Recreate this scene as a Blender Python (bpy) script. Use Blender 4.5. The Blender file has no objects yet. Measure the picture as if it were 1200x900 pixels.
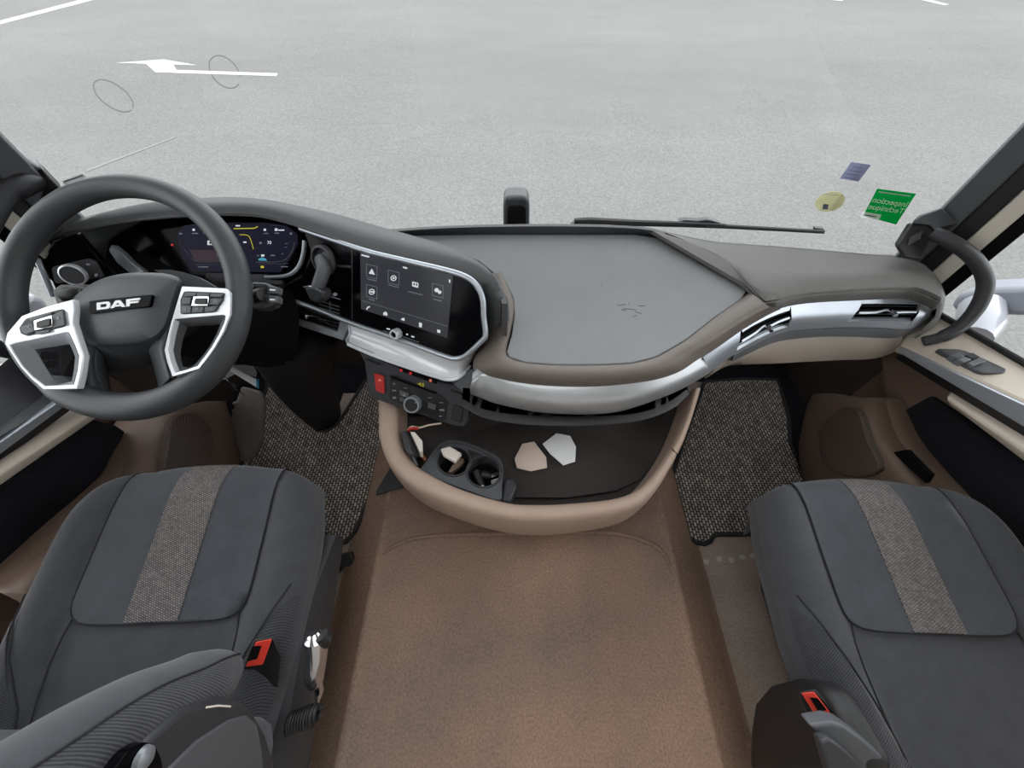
import bpy, bmesh, math, random
from mathutils import Vector as V, Matrix
random.seed(4)
S = bpy.context.scene
COL = S.collection
# ------------------------------------------------------------------ camera
FPX, PITCH, CAMH = 450.0, math.radians(53.6), 1.34
CP, SP = math.cos(PITCH), math.sin(PITCH)
cd = bpy.data.cameras.new('camera'); cam = bpy.data.objects.new('camera', cd); COL.objects.link(cam)
cd.sensor_fit = 'HORIZONTAL'; cd.sensor_width = 36; cd.lens = 36 * FPX / 1200; cd.clip_start = .01; cd.clip_end = 500
cam.location = (0, 0, CAMH); cam.rotation_euler = (math.pi / 2 - PITCH, 0, 0)
S.camera = cam
# ------------------------------------------------------------------ sky, exposure
w = bpy.data.worlds.new('overcast_sky'); S.world = w; w.use_nodes = True
nt = w.node_tree; nt.nodes.clear()
tc = nt.nodes.new('ShaderNodeTexCoord'); sx = nt.nodes.new('ShaderNodeSeparateXYZ'); rp = nt.nodes.new('ShaderNodeValToRGB')
bg = nt.nodes.new('ShaderNodeBackground'); ow = nt.nodes.new('ShaderNodeOutputWorld')
rp.color_ramp.elements[0].position = 0; rp.color_ramp.elements[0].color = (.90, .915, .94, 1)
rp.color_ramp.elements[1].position = 1; rp.color_ramp.elements[1].color = (1.0, 1.01, 1.03, 1)
nt.links.new(tc.outputs['Generated'], sx.inputs[0]); nt.links.new(sx.outputs['Z'], rp.inputs[0])
nt.links.new(rp.outputs[0], bg.inputs[0]); bg.inputs[1].default_value = 1.0; nt.links.new(bg.outputs[0], ow.inputs[0])
S.view_settings.view_transform = 'Standard'; S.view_settings.look = 'None'
S.view_settings.exposure = 2.0; S.view_settings.gamma = 1.0; S.view_settings.use_curve_mapping = False

# ------------------------------------------------------------------ surveying: a sight line from the viewpoint cut at a known plane
def ray(u, v):
    x = (u - 600) / FPX; c = (450 - v) / FPX
    return V((x, CP + c * SP, -SP + c * CP))
EYE = V((0, 0, CAMH))
def T(u, v, t): return EYE + ray(u, v) * t
def Z(u, v, z): d = ray(u, v); return EYE + d * ((z - CAMH) / d.z)
def Y(u, v, y): d = ray(u, v); return EYE + d * (y / d.y)
def X(u, v, x): d = ray(u, v); return EYE + d * (x / d.x)
def Zs(z, *uv): return [Z(a, b, z) for a, b in uv]
class Plane:
    def __init__(s, a, b, c):
        s.p = V(a); s.n = (V(b) - s.p).cross(V(c) - s.p).normalized()
        if s.n.dot(EYE - s.p) < 0: s.n = -s.n
    def at(s, u, v, off=0):
        d = ray(u, v); p = s.p + s.n * off
        return EYE + d * ((p - EYE).dot(s.n) / d.dot(s.n))
    def pts(s, uv, off=0): return [s.at(a, b, off) for a, b in uv]

# ------------------------------------------------------------------ materials
def lin(c): c /= 255; return c / 12.92 if c <= .04045 else ((c + .055) / 1.055) ** 2.4
def rgb(c): return (lin(c[0]), lin(c[1]), lin(c[2]), 1)
class N:
    def __init__(s, m): s.t = m.node_tree
    def new(s, k, **kw):
        n = s.t.nodes.new('ShaderNode' + k)
        for a, b in kw.items():
            if a in n.inputs: n.inputs[a].default_value = b
            else: setattr(n, a, b)
        return n
    def link(s, a, b): s.t.links.new(a, b)
def mat(name, col, rough=.6, metal=0, var=.0, vscale=8, bump=0, bscale=600, spec=.5, coat=0, emit=None, estr=1):
    m = bpy.data.materials.new(name); m.use_nodes = True
    n = N(m); b = m.node_tree.nodes['Principled BSDF']
    b.inputs['Base Color'].default_value = rgb(col); b.inputs['Roughness'].default_value = rough
    b.inputs['Metallic'].default_value = metal; b.inputs['Specular IOR Level'].default_value = spec
    b.inputs['Coat Weight'].default_value = coat
    if emit:
        b.inputs['Emission Color'].default_value = rgb(emit); b.inputs['Emission Strength'].default_value = estr * .25
    tcn = n.new('TexCoord')
    if var:
        no = n.new('TexNoise', Scale=vscale, Detail=6.0, Roughness=.65); n.link(tcn.outputs['Object'], no.inputs['Vector'])
        r = n.new('MapRange'); r.inputs[1].default_value = .3; r.inputs[2].default_value = .7
        r.inputs[3].default_value = 1 - var; r.inputs[4].default_value = 1 + var
        n.link(no.outputs['Fac'], r.inputs[0])
        mx = n.new('Mix', data_type='RGBA', blend_type='MULTIPLY'); mx.inputs['Factor'].default_value = 1
        mx.inputs[6].default_value = rgb(col); n.link(r.outputs[0], mx.inputs[7]); n.link(mx.outputs[2], b.inputs['Base Color'])
    if bump:
        nb = n.new('TexNoise', Scale=float(bscale), Detail=2.0); n.link(tcn.outputs['Object'], nb.inputs['Vector'])
        bp = n.new('Bump', Strength=bump, Distance=.001); n.link(nb.outputs['Fac'], bp.inputs['Height']); n.link(bp.outputs[0], b.inputs['Normal'])
    return m
def bsdf(m): return m.node_tree.nodes['Principled BSDF']

M = {}
M['pad'] = mat('soft_dash_plastic', (96, 95, 93), .62, var=.05, vscale=40, bump=.25, bscale=900)
M['paddark'] = mat('dark_dash_plastic', (74, 76, 78), .6, bump=.25, bscale=900)
M['shelf'] = mat('rubber_shelf_mat', (112, 114, 116), .7, var=.06, vscale=6, bump=.3, bscale=500)
M['lip'] = mat('shelf_rim_plastic', (90, 82, 76), .6, bump=.2, bscale=900)
M['black'] = mat('black_plastic', (19, 19, 21), .55, bump=.1)
M['print'] = mat('grey_print', (120, 122, 126), .5)
M['navy'] = mat('dark_blue_grey_plastic', (40, 42, 48), .5, bump=.15)
M['silverc'] = mat('shelf_strip_silver', (162, 164, 167), .34, .5)
M['fascia'] = mat('beige_fascia', (138, 127, 118), .6, bump=.2)
M['unit'] = mat('climate_unit_black', (17, 17, 19), .4)
M['charcoal'] = mat('charcoal_plastic', (46, 47, 51), .5, bump=.15)
M['grey'] = mat('mid_grey_plastic', (74, 76, 80), .5, bump=.15)
M['gloss'] = mat('gloss_black_panel', (7, 7, 10), .1, spec=.05)
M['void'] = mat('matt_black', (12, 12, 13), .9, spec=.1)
M['silver'] = mat('satin_silver_paint', (170, 176, 184), .34, .62)
M['silverb'] = mat('bright_silver_paint', (226, 229, 234), .32, .3)
M['footwell'] = mat('dark_footwell_trim', (58, 49, 44), .8, var=.06)
M['silverd'] = mat('dark_silver_paint', (122, 125, 130), .38, .4)
M['chrome'] = mat('bright_chrome', (225, 226, 230), .12, 1)
M['beige'] = mat('warm_beige_plastic', (170, 148, 133), .6, var=.03, vscale=20, bump=.2, bscale=900)
M['beiged'] = mat('light_beige_trim', (192, 181, 168), .55, bump=.15, bscale=900)
M['pillar'] = mat('pale_pillar_trim', (206, 199, 188), .55)
M['brown'] = mat('brown_door_plastic', (100, 82, 71), .6, var=.05, vscale=12, bump=.2, bscale=700)
M['liner'] = mat('ribbed_tray_liner', (46, 40, 38), .75, var=.08, vscale=30, bump=.4, bscale=700)
M['wheel'] = mat('black_leather_rim', (52, 54, 57), .5, bump=.2, bscale=700)
M['hub'] = mat('wheel_hub_plastic', (62, 65, 69), .55, bump=.25, bscale=900)
M['white'] = mat('white_print', (235, 238, 240), .5)
M['redsw'] = mat('red_switch', (176, 30, 26), .4)
M['red'] = mat('red_buckle_button', (214, 62, 48), .4)
M['screen'] = mat('lit_screen', (10, 10, 12), .25, spec=.15, emit=(50, 51, 56), estr=1)
M['icon'] = mat('screen_icon', (20, 20, 20), .3, emit=(205, 210, 215), estr=1)
M['icondim'] = mat('dim_screen_icon', (20, 20, 20), .3, emit=(92, 95, 102), estr=1)
M['cluster'] = mat('cluster_screen', (8, 8, 14), .25, spec=.05, emit=(26, 26, 40), estr=1)
M['clustred'] = mat('cluster_lower_glow', (8, 8, 10), .25, spec=.15, emit=(46, 28, 40), estr=1)
M['yellow'] = mat('yellow_glow', (20, 20, 5), .3, emit=(190, 180, 40), estr=1)
M['cyan'] = mat('cyan_glow', (5, 20, 20), .3, emit=(60, 140, 165), estr=1)
M['redled'] = mat('red_glow', (60, 5, 5), .3, emit=(205, 40, 45), estr=.8)
M['orange'] = mat('orange_glow', (60, 25, 5), .3, emit=(225, 120, 95), estr=.7)
M['paint'] = mat('road_paint', (150, 150, 148), .8, var=.05, vscale=3)
M['wornpaint'] = mat('worn_road_paint', (102, 102, 101), .9)
M['mark'] = mat('dark_mark', (58, 58, 57), .9)  # plain dark grey for the loops on the asphalt and sticker print
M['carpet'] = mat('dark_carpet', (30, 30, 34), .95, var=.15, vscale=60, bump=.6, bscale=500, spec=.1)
M['rubber'] = mat('black_rubber', (34, 34, 36), .7, bump=.2)
M['pedal'] = mat('grey_pedal_rubber', (122, 115, 110), .7, bump=.3, bscale=400)
M['green'] = mat('green_sticker', (14, 158, 88), .5)
M['lilac'] = mat('lilac_sticker', (150, 152, 180), .5)
M['straw'] = mat('straw_sticker', (188, 186, 140), .5, var=.08, vscale=60)
M['greyst'] = mat('grey_sticker', (182, 186, 186), .5)
M['inkdim'] = mat('faded_ink', (118, 122, 150), .6)
M['paper'] = mat('white_paper', (226, 226, 228), .7)
M['paperb'] = mat('beige_paper', (206, 186, 172), .7)
M['bluep'] = mat('blue_tape', (30, 120, 170), .5)
M['foil'] = mat('clear_plastic_wrap', (150, 155, 165), .15, .6)
M['cream'] = mat('cream_plastic', (214, 206, 196), .5)
M['wood'] = mat('brown_cable', (150, 92, 56), .5)
M['extwhite'] = mat('white_cab_paint', (140, 142, 150), .3, coat=.5)
M['extgrey'] = mat('grey_mirror_shell', (120, 123, 132), .5)
M['scuff'] = mat('pale_scuff', (176, 174, 172), .7)

ASPH = (98, 98, 97)
def asphalt():
    m = mat('asphalt', ASPH, .9, spec=.2); n = N(m); b = bsdf(m)
    t = n.new('TexCoord')
    f = n.new('TexNoise', Scale=30.0, Detail=4.0, Roughness=.85); n.link(t.outputs['Object'], f.inputs['Vector'])
    g = n.new('TexNoise', Scale=.35, Detail=5.0, Roughness=.6); n.link(t.outputs['Object'], g.inputs['Vector'])
    mp = n.new('Mapping'); mp.inputs['Scale'].default_value = (.3, .8, 1); mp.inputs['Rotation'].default_value = (0, 0, .35); n.link(t.outputs['Object'], mp.inputs['Vector'])
    s = n.new('TexNoise', Scale=1.3, Detail=4.0, Roughness=.6, Distortion=.6); n.link(mp.outputs[0], s.inputs['Vector'])
    wv = n.new('TexWave', Scale=.035, Distortion=9.0, Detail=2.0); wv.inputs['Detail Scale'].default_value = .6
    wv.wave_type = 'RINGS'; n.link(t.outputs['Object'], wv.inputs['Vector'])
    def rng(o, a, c, lo=.3, hi=.7):
        r = n.new('MapRange'); r.inputs[1].default_value = lo; r.inputs[2].default_value = hi; r.inputs[3].default_value = a; r.inputs[4].default_value = c
        n.link(o, r.inputs[0]); return r.outputs[0]
    def mul(a, c):
        k = n.new('Math', operation='MULTIPLY'); n.link(a, k.inputs[0]); n.link(c, k.inputs[1]); return k.outputs[0]
    val = mul(mul(rng(f.outputs[0], .66, 1.34), rng(g.outputs[0], .955, 1.045)), mul(rng(s.outputs[0], .955, 1.04), rng(wv.outputs['Fac'], .95, 1.03, 0, 1)))
    mx = n.new('Mix', data_type='RGBA', blend_type='MULTIPLY'); mx.inputs['Factor'].default_value = 1; mx.inputs[6].default_value = rgb(ASPH)
    n.link(val, mx.inputs[7]); n.link(mx.outputs[2], b.inputs['Base Color'])
    return m
M['asphalt'] = asphalt()

def floor_vinyl(name, c1, c2, c3):
    m = mat(name, c1, .6, spec=.35); n = N(m); b = bsdf(m); t = n.new('TexCoord')
    a = n.new('TexNoise', Scale=3.2, Detail=4.0, Roughness=.6); n.link(t.outputs['Object'], a.inputs['Vector'])
    f = n.new('TexNoise', Scale=170.0, Detail=3.0, Roughness=.7); n.link(t.outputs['Object'], f.inputs['Vector'])
    r = n.new('ValToRGB'); e = r.color_ramp.elements
    e[0].position = .33; e[0].color = rgb(c2); e[1].position = .68; e[1].color = rgb(c3); k = e.new(.52); k.color = rgb(c1)
    n.link(a.outputs[0], r.inputs[0])
    rr = n.new('MapRange'); rr.inputs[1].default_value = .3; rr.inputs[2].default_value = .7; rr.inputs[3].default_value = .72; rr.inputs[4].default_value = 1.28
    n.link(f.outputs[0], rr.inputs[0])
    mx = n.new('Mix', data_type='RGBA', blend_type='MULTIPLY'); mx.inputs['Factor'].default_value = 1
    n.link(r.outputs[0], mx.inputs[6]); n.link(rr.outputs[0], mx.inputs[7]); n.link(mx.outputs[2], b.inputs['Base Color'])
    bp = n.new('Bump', Strength=.3, Distance=.001); n.link(f.outputs[0], bp.inputs['Height']); n.link(bp.outputs[0], b.inputs['Normal'])
    return m
M['tunnel'] = floor_vinyl('tunnel_vinyl', (140, 115, 99), (124, 106, 95), (153, 124, 105))
M['floor'] = floor_vinyl('floor_vinyl', (154, 139, 130), (138, 127, 120), (168, 151, 140))

def weave(name, c1, c2, cm, bw, rh, rot=0, mortar=.0022, bump=.8, rough=.85, var=.4):
    m = mat(name, c1, rough, spec=.2); n = N(m); b = bsdf(m); t = n.new('TexCoord')
    mp = n.new('Mapping'); mp.inputs['Rotation'].default_value = (0, 0, rot); n.link(t.outputs['Object'], mp.inputs['Vector'])
    br = n.new('TexBrick'); br.inputs['Scale'].default_value = 1; br.inputs['Brick Width'].default_value = bw; br.inputs['Row Height'].default_value = rh
    br.inputs['Mortar Size'].default_value = mortar; br.inputs['Mortar Smooth'].default_value = 1.0
    br.inputs['Color1'].default_value = rgb(c1); br.inputs['Color2'].default_value = rgb(c2); br.inputs['Mortar'].default_value = rgb(cm)
    n.link(mp.outputs[0], br.inputs['Vector'])
    f = n.new('TexNoise', Scale=60.0, Detail=4.0); n.link(t.outputs['Object'], f.inputs['Vector'])
    rr = n.new('MapRange'); rr.inputs[1].default_value = .3; rr.inputs[2].default_value = .7; rr.inputs[3].default_value = 1 - var; rr.inputs[4].default_value = 1 + var
    n.link(f.outputs[0], rr.inputs[0])
    mx = n.new('Mix', data_type='RGBA', blend_type='MULTIPLY'); mx.inputs['Factor'].default_value = 1
    n.link(br.outputs['Color'], mx.inputs[6]); n.link(rr.outputs[0], mx.inputs[7]); n.link(mx.outputs[2], b.inputs['Base Color'])
    iv = n.new('Math', operation='SUBTRACT'); iv.inputs[0].default_value = 1; n.link(br.outputs['Fac'], iv.inputs[1])
    bp = n.new('Bump', Strength=bump, Distance=.002); n.link(iv.outputs[0], bp.inputs['Height']); n.link(bp.outputs[0], b.inputs['Normal'])
    return m
M['mat'] = weave('woven_mat', (194, 185, 176), (142, 134, 128), (30, 28, 28), .017, .0105, math.radians(90), .0042, .8, .85, .3)
M['strip'] = weave('woven_seat_strip', (136, 130, 128), (108, 103, 102), (54, 53, 55), .0055, .0032, .35, .0011, .4, .9, .1)
def fabric(name, c, rot, scale=420., amt=.22, bump=.35):
    m = mat(name, c, .92, spec=.15); n = N(m); b = bsdf(m); t = n.new('TexCoord')
    mp = n.new('Mapping'); mp.inputs['Rotation'].default_value = rot; n.link(t.outputs['Object'], mp.inputs['Vector'])
    wv = n.new('TexWave', Scale=scale, Distortion=1.0, Detail=1.0); n.link(mp.outputs[0], wv.inputs['Vector'])
    f = n.new('TexNoise', Scale=25.0, Detail=5.0, Roughness=.7); n.link(t.outputs['Object'], f.inputs['Vector'])
    ad = n.new('MapRange'); ad.inputs[3].default_value = 1 - amt; ad.inputs[4].default_value = 1 + amt; n.link(wv.outputs['Fac'], ad.inputs[0])
    rr = n.new('MapRange'); rr.inputs[1].default_value = .3; rr.inputs[2].default_value = .7; rr.inputs[3].default_value = .88; rr.inputs[4].default_value = 1.12; n.link(f.outputs[0], rr.inputs[0])
    k = n.new('Math', operation='MULTIPLY'); n.link(ad.outputs[0], k.inputs[0]); n.link(rr.outputs[0], k.inputs[1])
    mx = n.new('Mix', data_type='RGBA', blend_type='MULTIPLY'); mx.inputs['Factor'].default_value = 1; mx.inputs[6].default_value = rgb(c)
    n.link(k.outputs[0], mx.inputs[7]); n.link(mx.outputs[2], b.inputs['Base Color'])
    b.inputs['Sheen Weight'].default_value = .15; b.inputs['Sheen Roughness'].default_value = .5
    bp = n.new('Bump', Strength=bump, Distance=.001); n.link(wv.outputs['Fac'], bp.inputs['Height']); n.link(bp.outputs[0], b.inputs['Normal'])
    return m
M['seat'] = fabric('seat_fabric', (65, 66, 70), (0, 0, .6), 150., .10, .15)
M['seatp'] = fabric('seat_centre_fabric', (66, 68, 73), (0, 0, -.4), 170., .12, .15)
M['seatrib'] = fabric('ribbed_seat_fabric', (59, 60, 64), (0, .5, .9), 95., .38, .5)
M['seam'] = mat('seam_thread', (26, 27, 30), .9)
def grille(name, c, hole):
    m = mat(name, c, .5); n = N(m); b = bsdf(m); t = n.new('TexCoord')
    wv = n.new('TexWave', Scale=130.0, Distortion=0.0); mp = n.new('Mapping'); mp.inputs['Rotation'].default_value = (.5, .4, .3)
    n.link(t.outputs['Object'], mp.inputs['Vector']); n.link(mp.outputs[0], wv.inputs['Vector'])
    mx = n.new('Mix', data_type='RGBA'); mx.inputs[6].default_value = rgb(hole); mx.inputs[7].default_value = rgb(c); n.link(wv.outputs['Fac'], mx.inputs[0]); n.link(mx.outputs[2], b.inputs['Base Color'])
    bp = n.new('Bump', Strength=.6, Distance=.002); n.link(wv.outputs['Fac'], bp.inputs['Height']); n.link(bp.outputs[0], b.inputs['Normal'])
    return m
M['grille'] = grille('speaker_grille', (98, 82, 72), (62, 52, 46))
def glassmat():
    m = bpy.data.materials.new('window_glass'); m.use_nodes = True; m.node_tree.nodes.clear(); n = N(m)
    tr = n.new('BsdfTransparent'); tr.inputs[0].default_value = (.975, .985, .98, 1); gl = n.new('BsdfGlossy', Roughness=.02)
    fr = n.new('Fresnel', IOR=1.25); mx = n.new('MixShader'); o = n.new('OutputMaterial')
    n.link(fr.outputs[0], mx.inputs[0]); n.link(tr.outputs[0], mx.inputs[1]); n.link(gl.outputs[0], mx.inputs[2]); n.link(mx.outputs[0], o.inputs[0])
    return m
M['glass'] = glassmat()
def film(name, c):
    m = bpy.data.materials.new(name); m.use_nodes = True; m.node_tree.nodes.clear(); n = N(m)
    a = n.new('BsdfDiffuse', Color=rgb(c)); b = n.new('BsdfTranslucent', Color=rgb(c)); mx = n.new('AddShader'); o = n.new('OutputMaterial')
    a.inputs[0].default_value = tuple(x * .55 for x in rgb(c)[:3]) + (1,); b.inputs[0].default_value = tuple(x * .6 for x in rgb(c)[:3]) + (1,)
    n.link(a.outputs[0], mx.inputs[0]); n.link(b.outputs[0], mx.inputs[1]); n.link(mx.outputs[0], o.inputs[0]); return m
M['green'] = film('green_sticker_film', (20, 172, 98)); M['lilac'] = film('lilac_sticker_film', (160, 162, 182)); M['white_film'] = film('white_film', (236, 238, 238)); M['straw'] = film('straw_sticker_film', (198, 197, 172)); M['greyst'] = film('grey_sticker_film', (196, 200, 200))

# ------------------------------------------------------------------ object helpers (all vertices are given in world metres)
WL = {}
def wl(o): return WL.get(o.name, V((0, 0, 0))) if o else V((0, 0, 0))
def link(name, me, m, parent=None, smooth=40, origin=None):
    o = bpy.data.objects.new(name, me); COL.objects.link(o)
    L = wl(parent); D = origin if (origin is not None and not parent) else L
    if D.length: me.transform(Matrix.Translation(-D))
    if parent: o.parent = parent
    elif origin is not None: o.location = origin
    WL[o.name] = D.copy()
    if m: me.materials.append(M[m] if isinstance(m, str) else m)
    if smooth:
        me.polygons.foreach_set('use_smooth', [True] * len(me.polygons))
        me.set_sharp_from_angle(angle=math.radians(smooth))
    me.update()
    return o
def mesh(name, vf, m, parent=None, smooth=40, bevel=0, sub=0, origin=None, seg=2, fixn=True):
    vs, fs = vf
    me = bpy.data.meshes.new(name); me.from_pydata([tuple(v) for v in vs], [], fs)
    if fixn:
        bm = bmesh.new(); bm.from_mesh(me); bmesh.ops.remove_doubles(bm, verts=bm.verts, dist=1e-5)
        bmesh.ops.recalc_face_normals(bm, faces=bm.faces); bm.to_mesh(me); bm.free()
    o = link(name, me, m, parent, smooth, origin)
    if bevel:
        k = o.modifiers.new('bevel', 'BEVEL'); k.width = bevel; k.segments = seg; k.limit_method = 'ANGLE'; k.angle_limit = math.radians(35); k.harden_normals = False
    if sub:
        k = o.modifiers.new('sub', 'SUBSURF'); k.levels = sub; k.render_levels = sub
    return o
def thing(name, label, cat, loc, group=None):
    o = bpy.data.objects.new(name, None); COL.objects.link(o); o.empty_display_size = .05
    o.location = loc; WL[o.name] = V(loc); o['label'] = label; o['category'] = cat
    if group: o['group'] = group
    return o
def tag(o, label, cat, group=None):
    o['label'] = label; o['category'] = cat
    if group: o['group'] = group
    return o
def struct(o): o['kind'] = 'structure'; return o
def plabel(o, s): o['label'] = s; return o
def join(*parts):
    vs, fs = [], []
    for a, b in parts:
        k = len(vs); vs += list(a); fs += [tuple(i + k for i in f) for f in b]
    return vs, fs
def cr(p, n, closed=False):
    p = [V(q) for q in p]; out = []; k = len(p)
    for i in range(k if closed else k - 1):
        if closed: a, b, c, d = p[i - 1], p[i], p[(i + 1) % k], p[(i + 2) % k]
        else: b, c = p[i], p[i + 1]; a = p[i - 1] if i else b * 2 - c; d = p[i + 2] if i + 2 < k else c * 2 - b
        for j in range(n):
            t = j / n; out.append(.5 * ((2 * b) + (c - a) * t + (2 * a - 5 * b + 4 * c - d) * t * t + (3 * b - a - 3 * c + d) * t ** 3))
    if not closed: out.append(p[-1])
    return out
def cr2(uv, n, closed=False):
    return [(q.x, q.y) for q in cr([(a, b, 0) for a, b in uv], n, closed)]
def grid(rows, cu=False, cv=False):
    n, m = len(rows), len(rows[0]); vs = [v for r in rows for v in r]; fs = []
    for i in range(n if cv else n - 1):
        for j in range(m if cu else m - 1):
            fs.append((i * m + j, i * m + (j + 1) % m, ((i + 1) % n) * m + (j + 1) % m, ((i + 1) % n) * m + j))
    return vs, fs
def loft(rails, n=6, closed=False, across=0):
    rows = [cr(r, n, closed) for r in rails]
    if across:
        cols = [cr([r[j] for r in rows], across) for j in range(len(rows[0]))]
        rows = [[c[i] for c in cols] for i in range(len(cols[0]))]
    return grid(rows, cu=closed)
def solid(vf, off):
    """give a lofted sheet real thickness by a shifted copy and stitched rims"""
    vs, fs = vf; off = V(off); k = len(vs); ed = {}
    for f in fs:
        for a, b in zip(f, f[1:] + f[:1]):
            key = (min(a, b), max(a, b)); ed[key] = None if key in ed else (a, b)
    nf = list(fs) + [tuple(i + k for i in reversed(f)) for f in fs]
    for e in ed.values():
        if e: nf.append((e[1], e[0], e[0] + k, e[1] + k))
    return list(vs) + [v + off for v in vs], nf
def prism(pts, off):
    off = V(off); n = len(pts); pts = [V(p) for p in pts]
    return pts + [p + off for p in pts], [tuple(range(n)), tuple(range(2 * n - 1, n - 1, -1))] + [(i, (i + 1) % n, n + (i + 1) % n, n + i) for i in range(n)]
def ringslab(outer, inner, off):
    off = V(off); n = len(outer); vs = list(outer) + list(inner) + [V(p) + off for p in inner] + [V(p) + off for p in outer]; fs = []
    for k in range(4):
        a, b = k * n, ((k + 1) % 4) * n
        for i in range(n): fs.append((a + i, a + (i + 1) % n, b + (i + 1) % n, b + i))
    return vs, fs
def box(c, s, R=None):
    c = V(c); vs = []
    for k in range(8):
        v = V(((k & 1) - .5, (k >> 1 & 1) - .5, (k >> 2) - .5)); v = V((v.x * s[0], v.y * s[1], v.z * s[2]))
        vs.append(c + (R @ v if R else v))
    return vs, [(0, 2, 3, 1), (4, 5, 7, 6), (0, 1, 5, 4), (2, 6, 7, 3), (0, 4, 6, 2), (1, 3, 7, 5)]
def tube(path, r, n=10, closed=False, sq=1.0, up=None):
    path = [V(p) for p in path]; k = len(path); rows = []; nr = None
    for i, p in enumerate(path):
        if closed: t = path[(i + 1) % k] - path[i - 1]
        else: t = path[min(i + 1, k - 1)] - path[max(i - 1, 0)]
        t = t.normalized()
        if up is not None: a = V(up) - t * t.dot(V(up)); a.normalize()
        elif nr is None: a = t.orthogonal().normalized()
        else: a = (nr - t * t.dot(nr)).normalized()
        nr = a; b = t.cross(a); rr = r[i] if isinstance(r, (list, tuple)) else r
        rows.append([p + a * (math.cos(q * 2 * math.pi / n) * rr) + b * (math.sin(q * 2 * math.pi / n) * rr * sq) for q in range(n)])
    vs, fs = grid(rows, cu=True, cv=closed)
    if not closed: fs += [tuple(range(n - 1, -1, -1)), tuple(range((k - 1) * n, k * n))]
    return vs, fs
def lathe(c, ax, prof, n=24):
    c = V(c); ax = V(ax).normalized(); a = ax.orthogonal().normalized(); b = ax.cross(a)
    rows = [[c + ax * h + (a * math.cos(q * 2 * math.pi / n) + b * math.sin(q * 2 * math.pi / n)) * r for q in range(n)] for r, h in prof]
    vs, fs = grid(rows, cu=True)
    if prof[0][0] > 1e-4: fs.append(tuple(range(n - 1, -1, -1)))
    if prof[-1][0] > 1e-4: k = (len(prof) - 1) * n; fs.append(tuple(range(k, k + n)))
    return vs, fs
def plate(pl, uv, t0, t1): return prism(pl.pts(uv, t1), pl.n * (t0 - t1))
def rnd(uv, r=.25, n=3):
    """round the corners of a 2-D outline"""
    out = []; k = len(uv)
    for i in range(k):
        p, q, s = uv[i - 1], uv[i], uv[(i + 1) % k]
        a = (q[0] + (p[0] - q[0]) * r, q[1] + (p[1] - q[1]) * r); b = (q[0] + (s[0] - q[0]) * r, q[1] + (s[1] - q[1]) * r)
        for j in range(n + 1):
            t = j / n; out.append(((1 - t) ** 2 * a[0] + 2 * t * (1 - t) * q[0] + t * t * b[0], (1 - t) ** 2 * a[1] + 2 * t * (1 - t) * q[1] + t * t * b[1]))
    return out
def circ(u, v, ru, rv=None, n=16, rot=0):
    rv = rv or ru; o = []
    for i in range(n):
        a = 2 * math.pi * i / n; x, y = ru * math.cos(a), rv * math.sin(a)
        o.append((u + x * math.cos(rot) - y * math.sin(rot), v + x * math.sin(rot) + y * math.cos(rot)))
    return o
def text(name, s, o0, ex, ey, size, m, parent, shear=0, bold=0, extr=.0003, align='CENTER'):
    cu = bpy.data.curves.new(name, 'FONT'); cu.body = s; cu.size = 1; cu.align_x = align; cu.align_y = 'CENTER'; cu.shear = shear; cu.offset = bold; cu.extrude = 0
    tmp = bpy.data.objects.new('tmp_text', cu); COL.objects.link(tmp)
    me = bpy.data.meshes.new_from_object(tmp.evaluated_get(bpy.context.evaluated_depsgraph_get()))
    bpy.data.objects.remove(tmp); bpy.data.curves.remove(cu)
    ex, ey = V(ex) * size, V(ey) * size; en = ex.cross(ey).normalized()
    vs = [V(o0) + ex * v.co.x + ey * v.co.y for v in me.vertices]; fs = [tuple(p.vertices) for p in me.polygons]
    bpy.data.meshes.remove(me)
    return mesh(name, (vs, fs), m, parent, smooth=0, fixn=False)

from mathutils.bvhtree import BVHTree
def onto(o, uv, off=0.):
    L = WL[o.name]; t = BVHTree.FromPolygons([v.co + L for v in o.data.vertices], [tuple(p.vertices) for p in o.data.polygons]); out = []
    for u, v in uv:
        h, n, i, d = t.ray_cast(EYE, ray(u, v)); out.append(h - ray(u, v).normalized() * off if h else T(u, v, 1))
    return out
# ================================================================== STRUCTURE
GZ = -1.55
g = struct(mesh('ground', grid([[V((x, y, GZ)) for x in (-90, -30, 0, 30, 90)] for y in (-30, 0, 30, 110)]), 'asphalt', smooth=0))
def road(uv, m='paint'):
    return mesh('road_marking', prism(Zs(GZ + .006, *uv), (0, 0, -.005)), m, g, smooth=0)
plabel(road([(136, 73.5), (192, 69.5), (231, 76.3), (203, 75.5), (207, 81.8), (326, 85.8), (324, 89), (182, 84.6), (171, 74.6)]), 'white turn arrow painted on the asphalt')
road([(-40, 39), (-40, 34.5), (104, -3), (120, -3)])
road([(1072, -2), (1084, -2), (1112, 5), (1106, 6)]); road([(955, -4), (985, -4), (988, 1), (975, 0)])
road([(100, 199), (102, 201), (206, 161), (204, 160)], 'wornpaint')
for c in ((132.5, 112, 27, 13, .62, .08, 6.05), (263, 84, 22, 14.5, .85, -.2, 5.7)):
    o1, o2 = [], []
    for i in range(49):
        a = c[5] + (c[6]) * i / 48
        for r, o in ((.6, o1), (-.6, o2)):
            x, y = (c[2] + r) * math.cos(a), (c[3] + r) * math.sin(a)
            o.append(Z(c[0] + x * math.cos(c[4]) - y * math.sin(c[4]), c[1] + x * math.sin(c[4]) + y * math.cos(c[4]), GZ + .004))
    plabel(mesh('ring_mark', solid(grid([o1, o2]), (0, 0, -.003)), 'mark', g), 'thin dark loop mark on the asphalt')

fl = struct(mesh('floor', box((.03, .23, -.02), (2.5, 1.74, .04)), 'floor', smooth=0))
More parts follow.
